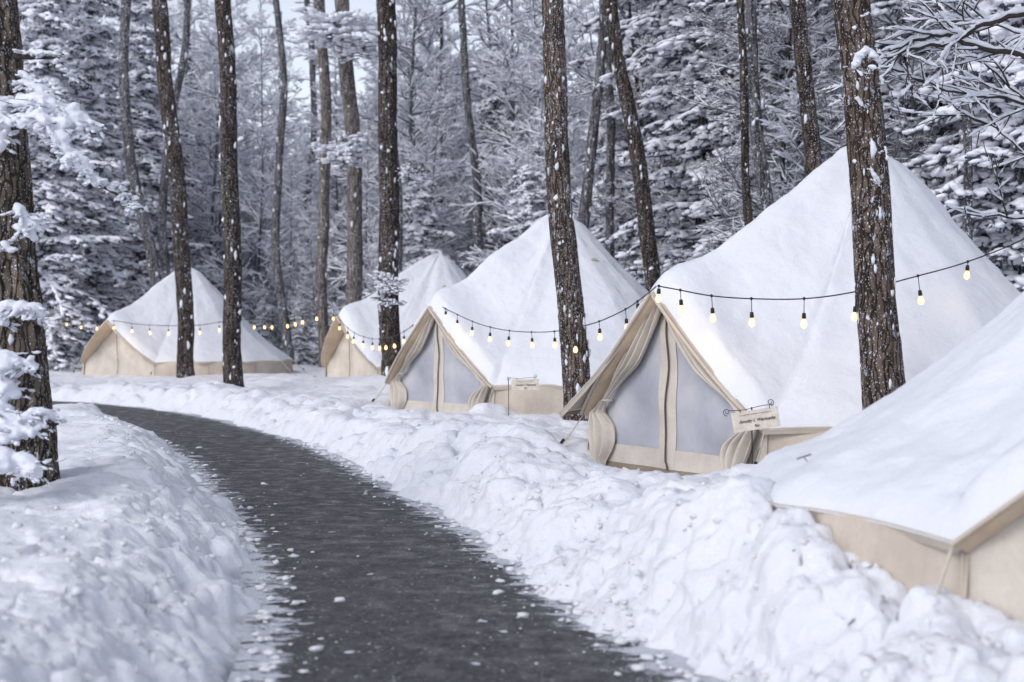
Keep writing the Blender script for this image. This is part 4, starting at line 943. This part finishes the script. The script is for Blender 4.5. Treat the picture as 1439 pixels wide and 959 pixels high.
# named conifers
for (px,Y,k,sc,lab) in ((128,47,0,.95,'broad snow-laden conifer behind the trunk at the left edge'),(55,44,1,1.05,'snow-laden conifer half hidden by the thick trunk at the left edge'),(190,52,1,1.1,'snow-laden conifer just left of the far tent'),
    (985,29,2,.8,'snow-laden conifer rising beyond the left slope of the large tent'),(1065,27.5,0,.85,'wide snow-laden conifer filling the woods left of the large tent peak'),(930,35,1,1.1,'snow-laden conifer beyond the one at the left slope of the large tent'),
    (1330,22.5,1,.85,'snow-laden conifer right of the large tent peak'),(1430,20,3,1.0,'dark conifer above the right slope of the large tent'),(1260,27,2,.7,'conifer directly behind the large tent peak'),
    (590,44,3,.75,'small snow-laden conifer just left of the half-hidden tent peak'),(745,38,3,.7,'snow-laden conifer left of the middle tent peak'),(700,47,1,.8,'snow-laden conifer between the half-hidden tent and the middle tent'),(870,33,3,.75,'low snow-laden conifer right of the middle tent peak'),(480,60,1,.8,'distant snow-laden conifer behind the pale trunk'),
    (1180,34,0,.9,'tall conifer behind the brown trunk left of the large tent peak'),(1400,30,2,.8,'tall dark conifer at the right edge of the woods')):
    x=px2x(px,Y); place(CON[k],'conifer',x,Y,R.uniform(0,6),sc,lab,'conifer')
# low dark conifers along the clearing
for i,(px,Y,sc) in enumerate(((70,51,.30),(92,50,.27),(118,49,.28),(142,50,.24),(345,52,.25),(368,50,.28),(392,51,.25),(420,49,.28),(440,52,.3),(330,54,.3),(300,56,.34),(50,50,.3))):
    x=px2x(px,Y); place(CON[3],'young_conifer',x,Y,i*1.1,sc,'low dark young conifer in the hedge-like row at the edge of the clearing','conifer','young conifers along the edge of the clearing')
placed=[]
def bound(px):
    return float(np.interp(px,[-300,0,300,480,640,760,900,1000,1120,1250,1439,1800],[50,50,54,46,45,38,32,26,22,22,19,17]))
# full scatter
def scatter(n,pool,name,label,cat,group,ymax,mind,scr,pxr=(-250,1690),bias=1.0):
    c=0;tries=0
    while c<n and tries<n*60:
        tries+=1; px=R.uniform(*pxr); y0=bound(px)+.5; Y=y0+(ymax-y0)*R.random()**bias; x=px2x(px,Y)
        if any((x-a)**2+(Y-b)**2<mind*mind for a,b in placed): continue
        placed.append((x,Y)); c+=1
        pl=BARE_NEAR if (pool is BARE and Y<38) else pool
        k=R.randrange(len(pl)); place(pl[k],name,x,Y,R.uniform(0,6.28),R.uniform(*scr),label,cat,group,tilt=(R.gauss(0,.03),R.gauss(0,.03)))
scatter(130,BARE,'bare_tree','snow-lined bare tree in the woods behind the tents','tree','bare trees in the woods',82,2.0,(.8,1.15),bias=1.25)
scatter(110,SAP,'sapling','slender snow-lined sapling in the woods behind the tents','sapling','saplings in the woods',70,1.2,(.7,1.2),bias=1.3)
scatter(14,CON,'conifer','snow-dusted conifer standing deep in the woods','conifer','conifers deep in the woods',90,2.2,(.7,1.1),bias=.9)
# far-off wood, read as one mass
s=Soup()
def mesh_np(me):
    V=np.zeros(len(me.vertices)*3,np.float32); me.vertices.foreach_get('co',V); return V.reshape(-1,3)
root_pts=[]
me_c=CON[3][1]; 
for i in range(150):
    Y=R.uniform(90,125); x=R.uniform(-.62,.62)*Y; root_pts.append((x,Y))
def far_tree(s,x,Y,z,H,R):
    nb=60; p0=[];p1=[];r=[]
    s.tubes([(x,Y,z)],[(x+R.gauss(0,.3),Y,z+H)],[.16],[.05],5,0)
    c=[];ax=[];ay=[];az=[]
    for i in range(nb):
        f=R.uniform(.08,1); a=R.uniform(0,2*PI); L=(1.2+2.6*(1-f))*R.uniform(.5,1); q=np.array([x,Y,z+H*f]); e=q+np.array([math.cos(a)*L,math.sin(a)*L,L*R.uniform(-.35,.5)])
        p0.append(q);p1.append(e)
        for k in range(3):
            st=q+(e-q)*R.uniform(.2,1); a2=a+R.uniform(-1.2,1.2); e2=st+np.array([math.cos(a2),math.sin(a2),R.uniform(-.3,.4)])*L*.4; p0.append(st);p1.append(e2)
    p0=np.array(p0);p1=np.array(p1); n=len(p0)
    s.tubes(p0,p1,np.full(n,.05),np.full(n,.02),3,0); s.tubes(p0+[0,0,.06],p1+[0,0,.05],np.full(n,.055),np.full(n,.045),3,1)
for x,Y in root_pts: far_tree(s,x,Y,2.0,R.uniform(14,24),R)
tag(s.build('distant_wood',[M['needle_haze'],M['tree_snow']]),'hazy mass of snowy trees far behind the tents','woods',kind='stuff')
# wooded rise behind
nx=160; s=Soup(); G=[]
for i in range(nx+1):
    a=-.9+1.8*i/nx; row=[]
    for j in range(14):
        f=j/13; D=128+60*f; hh=2+(25+7*float(fbm(np.array([a*9]),np.array([2.]),o=3)[0]))*sstep(0,1,f)+float(fbm(np.array([a*80]),np.array([f*9]),o=3)[0])*1.6*(f>0)
        row.append((math.sin(a)*D*1.2,math.cos(a)*D,hh))
    G.append(row)
s.grid(G[::-1]); m,nt,b=mat('wooded_slope'); v=coords(nt,(1,1,.25)); n1=noise(nt,v,.8,6,.8)
nt.links.new(ramp(nt,n1,[(.40,(.16,.17,.21)),(.60,(.50,.52,.60))]).outputs[0],b.inputs['Base Color']); b.inputs['Roughness'].default_value=1  # slope tones shifted to grey-blue, distance haze put into the colour
tag(s.build('hillside',m),kind='structure')

# twigs lying on the snow
for (px,py,Y,l,lab) in ((1130,645,6.75,.04,'tiny dark twig lying on the snowy roof of the nearest tent'),):
    q=P(px,py,Y); e_=empty('fallen_twig',q,.4,label=lab,cat='twig'); s=Soup(); s.poly_tube([(-l,0,0),(-l*.2,.005,.008),(l,0,.02)],.0035,5); s.poly_tube([(0,0,.006),(l*.4,.0,-.012)],.0025,5); s.build('stem',M['twig_near'],e_)

# ------------------------------------------------------------------ light, sky, camera
sc=bpy.context.scene
w=bpy.data.worlds.new('World'); sc.world=w; w.use_nodes=True; nt=w.node_tree; bg=nt.nodes['Background']
sky=nt.nodes.new('ShaderNodeTexSky'); sky.sky_type='NISHITA'; sky.sun_disc=False
EL,AZ=math.radians(38),math.radians(-140)
sky.sun_elevation=EL; sky.sun_rotation=AZ; sky.air_density=1.0; sky.dust_density=1.0; sky.ozone_density=1.0
hs=nt.nodes.new('ShaderNodeHueSaturation'); hs.inputs['Saturation'].default_value=.42; hs.inputs['Value'].default_value=1.25
nt.links.new(sky.outputs[0],hs.inputs['Color']); tint=nt.nodes.new('ShaderNodeVectorMath'); tint.operation='MULTIPLY'; tint.inputs[1].default_value=(1.01,.99,1.01)
nt.links.new(hs.outputs[0],tint.inputs[0]); nt.links.new(tint.outputs[0],bg.inputs['Color']); bg.inputs['Strength'].default_value=.15
sd=bpy.data.lights.new('sun','SUN'); sd.energy=1.02; sd.angle=math.radians(25); sd.color=(1,.965,.93)
so=bpy.data.objects.new('sun',sd); C.objects.link(so)
dv=Vector((math.sin(AZ)*math.cos(EL),math.cos(AZ)*math.cos(EL),math.sin(EL))); so.rotation_euler=dv.to_track_quat('Z','Y').to_euler(); so.location=(0,0,20)
cd=bpy.data.cameras.new('camera'); cam=bpy.data.objects.new('camera',cd); C.objects.link(cam); sc.camera=cam
cam.location=(0,0,CAMZ); cam.rotation_euler=(PI/2,0,0); cd.sensor_width=36; cd.lens=F/1439*36; cd.shift_y=-(479.5-HY)/1439; cd.shift_x=0
cd.clip_end=2500; cd.clip_start=.05
cd.dof.use_dof=True; cd.dof.focus_distance=13.0; cd.dof.aperture_fstop=2.0
sc.view_settings.view_transform='Standard'; sc.view_settings.look='None'; sc.view_settings.exposure=0; sc.view_settings.gamma=1
sc.cycles.use_denoising=True; sc.cycles.max_bounces=5; sc.cycles.diffuse_bounces=3; sc.cycles.use_adaptive_sampling=True; sc.cycles.adaptive_threshold=.03
sc.render.engine='CYCLES'
